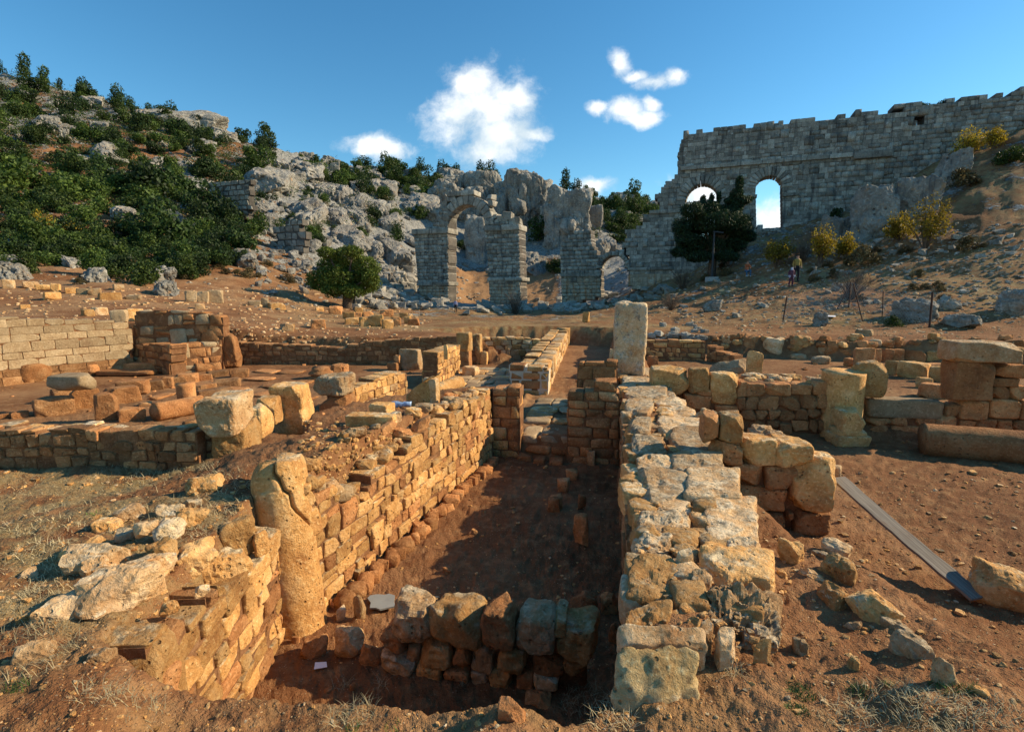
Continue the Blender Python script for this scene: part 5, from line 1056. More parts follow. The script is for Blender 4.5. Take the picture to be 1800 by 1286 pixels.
# bank stones below it
for q, lab in zip(Zm(1050, 900, 3.33, [(1060, 130, 1190, 300), (1310, 150, 1472, 250), (1250, 210, 1365, 262), (1310, 245, 1510, 405), (1270, 400, 1470, 555), (1170, 318, 1335, 395), (1130, 720, 1235, 835), (1040, 330, 1110, 378), (1465, 860, 1500, 920)]) + Zm(1400, 720, 2.2725, [(380, 880, 548, 985), (330, 835, 460, 885), (190, 700, 395, 840), (200, 835, 260, 880), (540, 985, 640, 1100), (700, 1105, 795, 1145), (205, 985, 255, 1040), (0, 915, 45, 980)]),
    ['flat ochre stone sunk in the bank beside the long wall', 'pale pitted stone at the top of the bank row', 'small rounded stone before the pale pitted stone', 'orange slab stone in the row down the bank', 'whitish split stone in the row down the bank', 'flat pale stone left of the whitish split stone', 'thin pale slab at the foot of the porous rock', 'small flat ochre stone above the porous rock', 'small red stone on the lower bank', 'white jagged stone near the lower end of the bank row', 'thin grey slab just above the white jagged stone', 'long red stone buried in the bank edge', 'small pale stone in the middle of the bank', 'thin white stone at the bottom end of the bank row', 'flat orange stone at the lower right ground', 'round red stone alone on the bank', 'small pale stone at the foot of the porous rock']):
    c, sz, yw = place(*q, .8, None, .08, .22); rock(boxc(c, (sz[0], sz[1], min(sz[2], .22)), yw - .5, (random.uniform(-.15, .1), random.uniform(-.1, .1)), .12), 'bank_stone', 'pale' if any(s in lab for s in ('pale', 'white')) else 'warm', k=8., amp=.09, chips=10, ch=(.80, 1.12), pit=.06, n=14, p=dict(label=lab, cat='stone'))

# right room back wall
rb = empty('rubble_wall', 'coursed rubble wall with upright blocks across the back of the right room', 'wall')
for i, (x0, y0, x1, y1) in enumerate(Zm(1100, 520, 2.571, [(115, 330, 285, 447), (288, 330, 382, 442), (384, 350, 507, 497), (268, 448, 387, 512), (408, 498, 512, 552), (548, 398, 637, 457), (633, 398, 752, 452), (748, 400, 847, 447), (848, 388, 967, 452), (505, 385, 552, 460), (538, 453, 602, 517), (598, 453, 697, 517), (698, 445, 792, 517), (788, 445, 872, 512), (868, 445, 962, 512), (523, 513, 592, 562), (588, 518, 648, 562), (648, 518, 702, 562), (698, 518, 772, 567), (768, 513, 827, 562), (823, 508, 887, 557), (888, 508, 957, 562), (638, 563, 697, 602), (698, 578, 752, 627), (748, 563, 832, 617), (873, 558, 947, 627), (325, 408, 387, 452), (505, 460, 542, 520), (560, 560, 640, 610), (830, 560, 875, 620),
      (1098, 470, 1452, 558), (1108, 583, 1202, 642), (1203, 548, 1278, 588), (1203, 588, 1347, 632), (1308, 548, 1412, 602), (1408, 543, 1502, 602), (1448, 493, 1527, 562), (1518, 478, 1648, 562), (1508, 563, 1588, 617), (1588, 558, 1682, 617), (1683, 563, 1762, 617), (1760, 560, 1810, 617), (1098, 555, 1210, 590), (1678, 308, 1815, 373), (1658, 373, 1792, 412), (1648, 408, 1742, 472), (1738, 408, 1815, 475), (1648, 473, 1792, 557), (1790, 475, 1830, 560)])):
    Yq = 9.85 if i < 30 else 10.0
    stone_wall_at(x0, y0, x1, y1, Yq + random.uniform(-.03, .03), .42, 'stone', ('warm' if i < 3 else 'red') if i != 30 else 'tan', rb, jit=.035, n=8 if i > 4 else 12, k=10, amp=.06, chips=6, ch=(1.0, 1.3))
zt_ = Py(1350, 668, 9.95)[1]
rock(boxc((2.45, 10.12, (.3 + zt_) / 2 - .04), (3.0, .4, zt_ - .3), 0), 'earth_core', 'mortar', rb, n=8, k=9); rock(boxc((5.6, 10.3, .62), (2.9, .45, .62), 0), 'earth_core', 'mortar', rb, n=8, k=9)
for i in range(26):
    x = random.uniform(1.7, 3.9); y = random.uniform(10.1, 10.9); s = random.uniform(.14, .34); rock(boxc((x, y, zt_ - .06), (s, s * .8, .12), random.random() * 3, (0, 0), .14), 'top_stone', random.choice(['warm', 'pale']), rb, k=4, amp=.12, n=5)
pb = empty('block_pier', 'large block pier with overhanging weathered capstone at the right', 'pier')
kq = dict(jit=.02, n=16, k=22, amp=.035, chips=4, ch=(1.3, 1.6))
stone_wall_at(*Zm(1100, 520, 2.571, [(1490, 300, 1672, 475)])[0], 9.84, .45, 'shaft_block', 'red', pb, **kq); stone_wall_at(*Zm(1100, 520, 2.571, [(1500, 213, 1800, 305)])[0], 9.78, .6, 'capstone', 'pale', pb, jit=.04, n=18, k=14, amp=.05, chips=6, ch=(1.15, 1.5)); stone_wall_at(*Zm(1100, 520, 2.571, [(1750, 235, 1830, 270)])[0], 10.1, .5, 'capstone', 'warm', pb, n=6)
xa = Py(1485, 700, 9.85)[0]; column('column_stump', (xa, 9.98, .3), (xa, 9.98, Py(1485, 653, 9.9)[1]), .335, .335, 'warm', None, nr=24, ns=40, amp=.02, pk=dict(label='thick smooth column stump built into the right room back wall', cat='column'))
stone_wall_at(1508, 638, 1563, 702, 9.9, .5, 'upright_block', 'warm', None, n=14, k=7, amp=.07, chips=5, p=dict(label='rough upright block touching the thick column stump', cat='block'))
ped = empty('pedestal', 'squat square pedestal with flared base on the right room floor', 'pedestal')
g1 = G(1500, 786); dq = cdepth(*g1[:2]); wq = 66 / F * dq
rock(boxc((g1[0], g1[1] + wq / 2, g1[2] + .07), (wq * 1.0, wq * .9, .22), .15, (0, 0), .05), 'base', 'warm', ped, n=10, k=6, amp=.06, chips=4); rock(boxc((g1[0] + .02, g1[1] + wq / 2, g1[2] + .36), (wq * .70, wq * .66, .46), .15, (0, 0), .03), 'shaft', 'warm', ped, n=12, k=9, amp=.05, chips=4)
rock(boxc((g1[0] + .01, g1[1] + wq / 2, g1[2] + .2), (wq * .85, wq * .78, .14), .15, (0, 0), .04), 'flare', 'warm', ped, n=8, k=4, amp=.05, chips=3)
ga, gb = G(1632, 802), G(1800, 818); dv = np.array(gb) - np.array(ga); e_ = np.array(ga) + dv * 1.5
column('fallen_column', (ga[0], ga[1] + .22, ga[2] + .22), (e_[0], e_[1] + .22, ga[2] + .24), .265, .265, 'red', None, nr=40, ns=48, amp=.03, pk=dict(label='long pale fallen column shaft lying across the right room', cat='column'))
c, sz, yw = place(1708, 985, 1830, 1072, .7, None, .05, .3, -.35); rock(boxc(c, sz, yw, (-.12, 0), .08), 'loose_block', 'warm', n=20, k=6, amp=.09, chips=6, p=dict(label='cracked orange block at the right edge propping the plank', cat='block'))
row2(Zm(1100, 520, 2.571, [(1028, 235, 1112, 332), (1108, 235, 1148, 302), (1143, 235, 1202, 295), (1200, 240, 1252, 296), (1248, 240, 1352, 302), (1353, 245, 1437, 292), (1243, 295, 1362, 372), (1328, 300, 1452, 367), (1373, 315, 1457, 388), (1308, 365, 1377, 417), (1328, 390, 1452, 462), (1173, 290, 1227, 357)]), 'court_block', ['warm', 'red', 'warm'], 'orange squared block beyond the upright block at right, %s from the left', 'squared blocks in the far right room')
for q, lab, mt, tl in [((1310, 616, 1341, 664), 'pointed orange stone standing upright in the far right room', 'warm', (0, 0)), ((1246, 634, 1310, 660), 'long tan slab leaning beside the pointed standing stone', 'tan', (.22, 0)), ((1137, 624, 1157, 652), 'small red upright stone right of the post', 'red', (0, 0))]:
    c, sz, yw = place(*q, .4, .5, .05, .2, -.1); rock(boxc(c, sz if 'pointed' not in lab else sz, yw, tl, .08), 'upright_stone' if 'slab' not in lab else 'stone_slab', mt, n=9, k=6, amp=.1, chips=6, ch=(.7, 1.1), p=dict(label=lab, cat='stone'))
fw_ = empty('rubble_wall', 'low rubble wall behind the post at the far right room', 'wall')
wface(fw_, Pz(1136, 632, .5), Pz(1240, 634, .5), .45, [(1136, 600), (1200, 598), (1240, 600)], .45, mix2('warm', 'red', .5), .18, (.2, .5))
wface(fw_, Pz(1242, 634, .5), Pz(1290, 642, .5), .45, [(1242, 606), (1290, 626)], .4, 'red', .16, (.2, .35))
row2(Zm(1100, 520, 2.571, [(517, 175, 605, 235), (627, 185, 717, 260), (740, 180, 832, 258), (900, 200, 955, 265), (950, 235, 1028, 270), (840, 270, 920, 308), (1040, 148, 1112, 182), (1040, 200, 1095, 240), (1100, 195, 1150, 225), (1150, 205, 1200, 235), (865, 215, 905, 260), (985, 280, 1030, 320), (745, 260, 815, 285), (430, 180, 480, 215), (1190, 190, 1240, 225), (1280, 195, 1330, 225), (1720, 195, 1800, 225)]), 'rubble_stone', ['red', 'warm', 'pale'], 'rough stone in the rubble row behind the right rooms, %s from the left', 'rubble row behind the right rooms', 4, .14, 'stone', n=6)
for i in range(46):
    px = random.uniform(1150, 1800); py = random.uniform(592, 612); g = G(px, py); s = random.uniform(.18, .4)
    rock(boxc((g[0], g[1], g[2] + s * .25), (s, s * .8, s * .6), random.random() * 3, (0, 0), .12), 'rubble_stone', random.choice(['red', 'red', 'warm']), n=4, k=4, amp=.14, p=pr_(dict(label='small red rubble stone along the right excavation edge', cat='stone', group='rubble along the right excavation edge'), px, py))
for i in range(30):
    px = random.uniform(1140, 1240); py = random.uniform(572, 600); g = G(px, py); s = random.uniform(.15, .45)
    rock(boxc((g[0], g[1], g[2] + s * .2), (s, s * .8, s * .6), random.random() * 3, (0, 0), .12), 'rubble_stone', 'grey', n=4, k=4, amp=.14, p=pr_(dict(label='small grey rubble stone just right of the post', cat='stone', group='grey rubble right of the post'), px, py))
row2(Zm(500, 250, 2.571, [(200, 740, 262, 777), (265, 765, 322, 797), (315, 745, 357, 782), (340, 790, 392, 832), (380, 780, 452, 832), (440, 800, 492, 842), (480, 790, 527, 832), (560, 795, 612, 827), (270, 790, 350, 822), (350, 765, 402, 792), (430, 755, 492, 787), (120, 800, 187, 842), (0, 820, 46, 847), (140, 745, 177, 762), (520, 770, 560, 795), (300, 770, 350, 800), (400, 800, 440, 830), (540, 785, 575, 820)]), 'fallen_block', ['warm', 'warm', 'red'], 'orange block in the heap on the field below the round tree, %s from the left', 'orange blocks on the field')
stone_at(1023, 547, 1037, 567, 'fallen_block', 'warm', p=dict(label='single orange block on the field edge left of the post', cat='block'))
row2(Zm(0, 480, 3., [(200, 60, 277, 92), (275, 55, 317, 102), (350, 75, 412, 107), (410, 80, 467, 112), (470, 80, 532, 117), (530, 100, 632, 142), (675, 115, 742, 142), (980, 95, 1037, 152), (1045, 95, 1102, 152), (1100, 90, 1177, 157), (1380, 130, 1417, 177), (1415, 155, 1502, 192), (1480, 265, 1552, 307), (1640, 240, 1707, 287), (1310, 145, 1377, 172), (240, 100, 312, 142), (110, 165, 152, 187), (595, 195, 672, 262), (675, 185, 752, 252), (780, 190, 812, 252), (440, 190, 492, 227), (490, 180, 562, 222), (130, 45, 200, 80), (20, 35, 75, 80), (600, 60, 650, 90), (1030, 160, 1080, 190)]), 'fallen_block', ['warm', 'tan', 'pale'], 'tan or orange block in the long row below the left slope, %s from the left', 'row of blocks below the left slope', n=6)

# ------------------------------------------------------------------ trees, people, fence and small things
def tree(name, label, base, blobs, leafm, per, lsize, asp, trunk_r, d=None, up=0., spread=.8):
    g = G(*base); dq = cdepth(g[0], g[1]); rg = np.random.default_rng(int(base[0])); root = empty(name, label, 'tree'); root.location = g
    rtv = np.array((cy, sy, 0)); fwv = np.array((-sy, cy, 0)); B = []
    for (px, py, rx, rz) in blobs:
        off = rtv * (px - base[0]) / F * dq + np.array((0, 0, (base[1] - py) / F * dq)) + fwv * rg.normal() * rx / F * dq * spread; B.append((*off, rx / F * dq, rx / F * dq, rz / F * dq))
    n_ = np.array([b[3] * b[5] for b in B]); P = []
    for b, k in zip(B, n_ / n_.mean()): P.append(crown_pts(rg, [b], int(per * k), .45))
    link('crown', mesh_np('crown', *leaves(np.concatenate(P), lsize, rg, asp, up), M[leafm], False), root)
    parts = []; top = np.mean([b[:3] for b in B], 0)
    parts.append(tube([(0, 0, -.3), (.05, 0, top[2] * .3), top * .6, top * .95], [trunk_r, trunk_r * .85, trunk_r * .6, trunk_r * .3], 8))
    for b in B: s = np.array((0.05, 0, top[2] * rg.uniform(.25, .55))); e = np.array(b[:3]); parts.append(tube([s, (s + e) / 2 + (0, 0, .2), e], [trunk_r * .4, trunk_r * .25, trunk_r * .08], 5))
    link('trunk', mesh_np('trunk', *join(parts), M['bark']), root); return root
tree('carob_tree', 'round green tree standing before the grey rubble heap', (610, 540), [(575, 470, 26, 22), (610, 455, 30, 20), (645, 472, 24, 22), (560, 495, 20, 18), (600, 490, 34, 24), (640, 500, 26, 18), (656, 490, 16, 16), (590, 510, 22, 12), (625, 512, 22, 12), (628, 445, 18, 10), (583, 447, 18, 10)], 'leaft', 2200, .10, .5, .42)
cb_ = [(1250, 395, 44, 22), (1215, 400, 28, 18), (1285, 400, 30, 20), (1205, 425, 22, 14), (1240, 430, 42, 18), (1285, 428, 30, 18), (1300, 410, 22, 14), (1190, 445, 14, 9), (1225, 452, 26, 10), (1270, 452, 24, 10), (1205, 378, 20, 13), (1235, 372, 24, 14), (1265, 378, 20, 14), (1283, 375, 14, 16), (1286, 352, 13, 14), (1287, 333, 7, 14), (1296, 360, 12, 7), (1308, 355, 8, 4), (1275, 360, 10, 7), (1230, 358, 5, 9), (1243, 356, 4, 9), (1255, 354, 4, 11), (1312, 418, 14, 10), (1195, 408, 14, 10), (1218, 440, 18, 8)]
tree('conifer_tree', 'dark spreading conifer in front of the left arched opening', (1250, 490), cb_, 'leafc', 2600, .15, .22, .42, up=.5, spread=.5)
ys_ = [(1365, 470, 62, 60, 'orange yellow shrub right of the dark conifer'), (1440, 470, 56, 70, 'tall yellow shrub at the foot of the wall, left of the bare shrub'), (1485, 455, 36, 44, 'small yellow shrub under the plain part of the wall'), (1625, 440, 78, 88, 'tallest yellow tree on the right slope'), (1580, 425, 50, 48, 'yellow shrub left of the tallest yellow tree'), (1700, 275, 46, 44, 'orange yellow shrub below the upper right wall'), (1745, 262, 30, 34, 'small yellow shrub near the right wall end'), (70, 410, 40, 36, 'yellow broom on the lower left slope'), (125, 420, 44, 30, 'second yellow broom, right of the first, on the lower left slope')]
for (px, py, wq, hq, lab) in ys_:
    g = G(px, py); dq = cdepth(*g[:2]); rg = np.random.default_rng(px); root = empty('yellow_shrub', lab, 'shrub'); root.location = g; R_ = wq / 2 / F * dq; Hh = hq / F * dq; P = []; parts = []
    for i in range(26):
        a = rg.uniform(0, 6.28); r = R_ * rg.uniform(.15, 1.) ; h = Hh * rg.uniform(.45, 1.) * (1.1 - .35 * r / R_); e = np.array((r * math.cos(a), r * math.sin(a), h))
        parts.append(tube([(0, 0, -.1), e * (.45, .45, .55), e], [.05, .025, .008], 3)); m = 85
        P.append(e * (.55 + .5 * rg.random((m, 1))) + rg.normal(size=(m, 3)) * .16)
    link('foliage', mesh_np('foliage', *leaves(np.concatenate(P), .075, rg, .6), M['leafy'], False), root); link('stems', mesh_np('stems', *join(parts), M['twig']), root)
for (px, py, wq, hq, lab) in [(1495, 525, 100, 55, 'leafless twiggy shrub behind the fence posts'), (905, 552, 60, 42, 'leafless shrub at the foot of the right arch pier'), (1410, 460, 60, 45, 'leafless brush between the two yellow shrubs'), (1200, 508, 60, 40, 'leafless brush left of the dark conifer'), (1545, 360, 46, 40, 'leafless brush on the dark rock below the wall'), (1440, 440, 70, 50, 'leafless brush below the wall foot'), (1180, 545, 50, 30, 'leafless brush on the slope right of the post')]:
    g = G(px, py); dq = cdepth(*g[:2]); rg = np.random.default_rng(px + 1); R_ = wq / 2 / F * dq; Hh = hq / F * dq; parts = []
    for i in range(70):
        a = rg.uniform(0, 6.28); r = R_ * rg.uniform(.2, 1.); e = np.array((r * math.cos(a), r * math.sin(a), Hh * rg.uniform(.35, 1.))); parts.append(tube([(e[0] * .1, e[1] * .1, -.05), e * (.45, .45, .6), e], [.022, .014, .006], 3))
        for j in range(3): q = e * rg.uniform(.5, .9); parts.append(tube([q, q + rg.normal(size=3) * Hh * .13 + (0, 0, Hh * .1)], [.010, .005], 3))
    o = link('bare_shrub', mesh_np('bare_shrub', *join(parts), M['twig']), None, g, label=lab, cat='shrub')
# lamp poles
for (px, py, pt, lab) in [(623, 541, 480, 'slim dark lamp pole beside the round tree'), (1251, 493, 412, 'slim dark lamp pole in front of the conifer')]:
    g = G(px, py); dq = cdepth(*g[:2]); h = (py - pt) / F * dq; root = empty('lamp_pole', lab, 'lamp'); root.location = g
    link('pole', mesh_np('pole', *tube([(0, 0, 0), (0, 0, h)], [.10, .075], 8), M['pole']), root)
    V, Q = box_mesh([boxc((.35 * cy, .35 * sy, h + .03), (.9, .22, .10), YAW, (-.1, 0))]); link('lamp_head', mesh_np('lamp_head', V, Q, M['pole'], False), root)
    V, Q = box_mesh([boxc((0, 0, .1), (.9, .9, .45), YAW)]); link('concrete_foot', mesh_np('concrete_foot', V, Q, M['concrete'], False), root)
# fence
fn = empty('wire_fence', 'wire mesh fence on thin rusty posts across the right slope', 'fence')
def pst(pb, pt, nm='post', r=.035):
    g = G(*pb); dq = cdepth(*g[:2]); tp = (g[0] + (pt[0] - pb[0]) / F * dq * cy, g[1] + (pt[0] - pb[0]) / F * dq * sy, g[2] + (pb[1] - pt[1]) / F * dq)
    link(nm, mesh_np(nm, *tube([(g[0], g[1], g[2] - .15), tp], [r, r], 6), M['iron']), fn); return np.array(g), np.array(tp)
P1 = pst((1376, 564), (1380, 522)); P2 = pst((1492, 540), (1491, 496)); pst((1469, 544), (1489, 502), 'brace', .028); pst((1518, 564), (1494, 500), 'brace', .028); P4 = pst((1551, 556), (1548, 512), r=.022); P3 = pst((1634, 575), (1632, 514), r=.045)
tw = []
for (a0, a1), (b0_, b1_) in ((P1, P2), (P2, P4), (P4, P3)):
    n_ = int(np.linalg.norm(b0_ - a0) / .16)
    for i in range(-8, n_):
        for s in (1, -1):
            u0, u1 = i / n_, (i + 8) / n_; v0, v1 = (0., 1.) if s > 0 else (1., 0.)
            if u0 < 0: v0 += (v1 - v0) * (-u0) / (u1 - u0); u0 = 0
            if u1 > 1: v1 -= (v1 - v0) * (u1 - 1) / (u1 - u0); u1 = 1
            q = lambda u, v: (a0 + (b0_ - a0) * u) * (1 - v) + (a1 + (b1_ - a1) * u) * v
            tw.append(tube([q(u0, v0), q(u1, v1)], [.0045, .0045], 3))
link('wire_mesh', mesh_np('wire_mesh', *join(tw), M['wire'], False), fn)

# people: one continuous skinned body each
def person(label, base, hpx, joints, edges, cols):
    g = G(*base); dq = cdepth(*g[:2]); s = hpx / F * dq
    me = bpy.data.meshes.new('person'); me.from_pydata([tuple(np.array(j[:3]) * s) for j in joints], edges, [])
    o = bpy.data.objects.new('person', me); COL.objects.link(o); o.location = (g[0], g[1], g[2]); o.rotation_euler = (0, 0, YAW)
    md = o.modifiers.new('skin', 'SKIN'); md.use_smooth_shade = True
    for v, j in zip(me.skin_vertices[0].data, joints): v.radius = (j[3] * s, j[3] * s)
    me.skin_vertices[0].data[0].use_root = True; sb = o.modifiers.new('sub', 'SUBSURF'); sb.levels = 2; sb.render_levels = 2
    dg = bpy.context.evaluated_depsgraph_get(); dg.update(); m2 = bpy.data.meshes.new_from_object(o.evaluated_get(dg)); o.modifiers.clear(); o.data = m2
    m2.materials.clear(); ks = list(cols)
    for k in ks: m2.materials.append(cols[k])
    J = np.array([j[:3] for j in joints]) * s; tg = [j[4] for j in joints]
    for p in m2.polygons:
        d = np.linalg.norm(J - np.array(p.center), axis=1); p.material_index = ks.index(tg[int(d.argmin())]); p.use_smooth = True
    return props(o, label, 'person')
skin = simple('skin', (.42, .24, .16), .6, .05, 5); hair = simple('dark_hair', (.02, .015, .012), .7, .1, 20)
cl = lambda n, c: simple(n, c, .9, .12, 14)
stand = [(0, 0, .53, .075, 'l'), (0, 0, .66, .075, 't'), (0, 0, .79, .08, 't'), (0, 0, .86, .033, 's'), (0, .005, .915, .052, 's'), (0, 0.01, .965, .05, 'h'),
         (.11, 0, .80, .038, 't'), (.15, .01, .64, .03, 't'), (.14, -.05, .49, .022, 's'), (-.11, 0, .80, .038, 't'), (-.15, .01, .64, .03, 't'), (-.14, -.05, .49, .022, 's'),
         (.055, 0, .48, .058, 'l'), (.065, -.02, .27, .042, 'l'), (.07, 0.02, .05, .028, 'l'), (.075, -.06, .02, .024, 'f'), (-.055, 0, .48, .058, 'l'), (-.06, .03, .27, .042, 'l'), (-.07, .06, .05, .028, 'l'), (-.075, -.02, .02, .024, 'f')]
se = [(0, 1), (1, 2), (2, 3), (3, 4), (4, 5), (2, 6), (6, 7), (7, 8), (2, 9), (9, 10), (10, 11), (0, 12), (12, 13), (13, 14), (14, 15), (0, 16), (16, 17), (17, 18), (18, 19)]
person('person in a lilac top and dark trousers walking by the left arch pier', (801, 549), 23, stand, se, dict(l=cl('black_trousers', (.02, .018, .02)), t=cl('lilac_top', (.34, .33, .48)), s=skin, h=hair, f=cl('shoe', (.05, .04, .04))))
squat = [(0, .05, .34, .08, 'l'), (0, .02, .5, .08, 't'), (0, -.03, .68, .085, 't'), (0, -.05, .78, .035, 's'), (0, -.06, .85, .058, 's'), (0, -.05, .90, .055, 'h'),
         (.12, -.04, .68, .04, 't'), (.15, -.14, .52, .032, 't'), (.06, -.25, .48, .024, 's'), (-.12, -.04, .68, .04, 't'), (-.15, -.14, .52, .032, 't'), (-.06, -.25, .48, .024, 's'),
         (.07, -.02, .32, .066, 'l'), (.11, -.26, .38, .05, 'l'), (.11, -.24, .08, .034, 'l'), (.11, -.33, .03, .03, 'f'), (-.07, -.02, .32, .066, 'l'), (-.12, -.26, .36, .05, 'l'), (-.13, -.30, .08, .034, 'l'), (-.13, -.39, .03, .03, 'f')]
person('person sitting in an orange top and blue jeans right of the conifer', (1312, 487), 30, squat, se, dict(l=cl('blue_jeans', (.06, .14, .24)), t=cl('orange_top', (.48, .13, .05)), s=skin, h=hair, f=cl('white_shoe', (.6, .6, .6))))
person('person in a mustard top and black trousers standing by the yellow shrub', (1399, 495), 46, stand, se, dict(l=cl('dark_trousers', (.015, .016, .022)), t=cl('mustard_top', (.34, .23, .06)), s=skin, h=cl('maroon_cap', (.06, .02, .03)), f=cl('shoe', (.05, .04, .04))))
person('person in a white headscarf and plum clothes in front of the mustard one', (1390, 504), 35, [(a, b, c * .98, r * 1.15, t) for a, b, c, r, t in stand], se, dict(l=cl('plum_skirt', (.10, .035, .06)), t=cl('plum_top', (.12, .05, .075)), s=cl('white_scarf', (.55, .55, .68)), h=cl('scarf_top', (.62, .62, .72)), f=cl('shoe', (.05, .04, .04))))

# plank bridging the stub wall and the orange block
pk = empty('wooden_plank', 'grey weathered plank leaning from the stub wall to the orange block', 'plank')
p0 = np.array((*Pz(1474, 838, .95), .95)); p1 = np.array((*Pz(1722, 1050, .42), .42)); ax = p1 - p0; L_ = float(np.linalg.norm(ax)); ax /= L_; sd2 = np.cross(ax, (0, 0, 1)); sd2 /= np.linalg.norm(sd2); nm_ = np.cross(sd2, ax); V = []
nb = 16
for i in range(nb + 1):
    t = i / nb; wq = .088 + .003 * math.sin(i * 2.1)
    for (a, b) in ((-1, 0), (1, 0), (1, 1), (-1, 1)): V.append((a * wq, L_ * t, -.024 * b - .015 * math.sin(math.pi * t) + .002 * math.sin(i * 1.7 + a)))
Q = []
for i in range(nb):
    for k in range(4): Q.append((4 * i + k, 4 * i + (k + 1) % 4, 4 * i + 4 + (k + 1) % 4, 4 * i + 4 + k))
Q += [(3, 2, 1, 0), (4 * nb, 4 * nb + 1, 4 * nb + 2, 4 * nb + 3)]
o = link('board', mesh_np('board', np.array(V), np.array(Q)[:, ::-1], M['plank'], False), pk)
import mathutils
o.matrix_world = mathutils.Matrix([[sd2[i], ax[i], nm_[i], p0[i]] for i in range(3)] + [[0, 0, 0, 1]])
stone_at(1452, 816, 1478, 836, 'loose_stone', 'pale', p=dict(label='yellowish stone weighing down the upper plank end', cat='stone'), zb=.93, k=.8)
stone_at(1696, 1030, 1740, 1058, 'loose_stone', 'red', p=dict(label='brown stone under the lower plank end', cat='stone'), k=.8)
def sheet(name, label, quad, z, mat, th=.004, cat='sheet'):
    V = [(*Pz(px, py, z), z) for px, py in quad]; V = np.array(V); n = len(V); V2 = np.concatenate([V + (0, 0, th), V]); me = bpy.data.meshes.new(name)
    me.from_pydata([tuple(v) for v in V2], [], [tuple(range(n))[::-1], tuple(range(n, 2 * n))] + [(i, (i + 1) % n, n + (i + 1) % n, n + i) for i in range(n)]); me.materials.append(M[mat]); o = link(name, me, label=label, cat=cat)
    return o
z_ = hf(*Pz(670, 1058, .0)) + .03; sheet('flat_slab', 'smooth pale grey flat piece lying on the corridor floor by the pit wall', [(646, 1053), (651, 1048), (664, 1046), (676, 1047), (684, 1045), (694, 1048), (693, 1059), (695, 1067), (680, 1070), (668, 1073), (661, 1070), (650, 1070), (652, 1061)], z_, 'slate', .015, 'slab')
z_ = hf(*Pz(564, 1170, .0)) + .03; sheet('paper_label', 'small white label lying left of the pit wall', [(554, 1164), (574, 1163), (575, 1172), (552, 1176)], z_, 'paper', cat='label')
sheet('paper_scrap', 'white scrap on the grass before the wire fence', [(1452, 551), (1468, 551), (1469, 557), (1450, 556)], G(1460, 556)[2] + .03, 'paper', cat='paper')
g1 = G(702, 717); column('crushed_bottle', (g1[0] - .12, g1[1], g1[2] + .05), (g1[0] + .16, g1[1] + .06, g1[2] + .05), .05, .035, 'bottle', None, amp=.3, nr=12, ns=14, pk=dict(label='crushed bluish plastic bottle by the tilted ochre block', cat='bottle'))

# ------------------------------------------------------------------ pebbles, rubble crumbs and grass
def scatter(n, box, smin, smax, seed, keep=lambda g: True, power=2.2, flat=.6):
    rg = np.random.default_rng(seed); out = []
    for i in range(n):
        px = rg.uniform(box[0], box[2]); py = rg.uniform(box[1], box[3]); g = G(px, py)
        if g is None or not keep(g): continue
        d = cdepth(*g[:2]); s = (smin + (smax - smin) * rg.random() ** power) / F * d
        out.append(((g[0], g[1], g[2] + s * .02), (s * rg.uniform(.7, 1.3), s * rg.uniform(.6, 1.), s * flat), rg.uniform(0, 3)))
    return out
pit_ = lambda g: g[2] < .15
crumb = [((rg.uniform(.2, .8), y_, 1.12 + .03 * rg.random()), (s_, s_ * .8, s_ * .6), rg.uniform(0, 3)) for rg in [np.random.default_rng(77)] for y_, s_ in zip(2.6 + 8.5 * rg.random(700) ** 1.5, .012 + .05 * rg.random(700) ** 3)]
near = crumb + scatter(2600, (0, 830, 1800, 1286), 1.5, 5, 31, lambda g: not (pit_(g) and g[0] < .3), 1.5) + scatter(2000, (0, 830, 1800, 1286), 2.5, 15, 1, lambda g: not (pit_(g) and g[0] < .3), 3.5) + scatter(420, (540, 820, 1090, 1180), 2, 9, 2, lambda g: True, 3)
link_near = merged_rocks('pebbles', near, 'warm', label='small ochre pebbles scattered over the near soil', cat='pebbles', kind='stuff')
merged_rocks('pebbles', scatter(900, (0, 830, 1800, 1286), 2, 10, 5, lambda g: not (pit_(g) and g[0] < .3), 3), 'pale', label='small whitish pebbles scattered over the near soil', cat='pebbles', kind='stuff')
merged_rocks('pebbles', scatter(700, (530, 740, 740, 880), 3, 16, 3, lambda g: g[2] > .9, 2.5) + scatter(160, (200, 900, 470, 1010), 3, 12, 4, lambda g: True, 2.5), 'warm', label='crumbled stones on the mound behind the left corridor wall', cat='pebbles', kind='stuff')
merged_rocks('pebbles', scatter(900, (0, 640, 1800, 830), 2, 9, 6, lambda g: True, 2.5) + scatter(500, (900, 830, 1800, 1000), 2, 8, 16, lambda g: g[0] > .9, 3), 'red', label='small red stones littering the excavated floors', cat='pebbles', kind='stuff')
merged_rocks('scree', scatter(1500, (0, 505, 760, 610), 2, 9, 7, lambda g: True, 2.2) + scatter(900, (1140, 500, 1800, 605), 2, 8, 8, lambda g: True, 2.2), 'pale', label='pale scree on the slopes around the excavation', cat='scree', kind='stuff')
merged_rocks('scree', scatter(1500, (440, 300, 1180, 545), 2.5, 9, 9, lambda g: cdepth(*g[:2]) > 30, 2.) + scatter(2600, (1190, 390, 1800, 570), 1.8, 8, 10, lambda g: True, 2.) + scatter(500, (0, 200, 450, 500), 3, 9, 11), 'grey', label='grey limestone scree on the hillsides', cat='scree', kind='stuff')
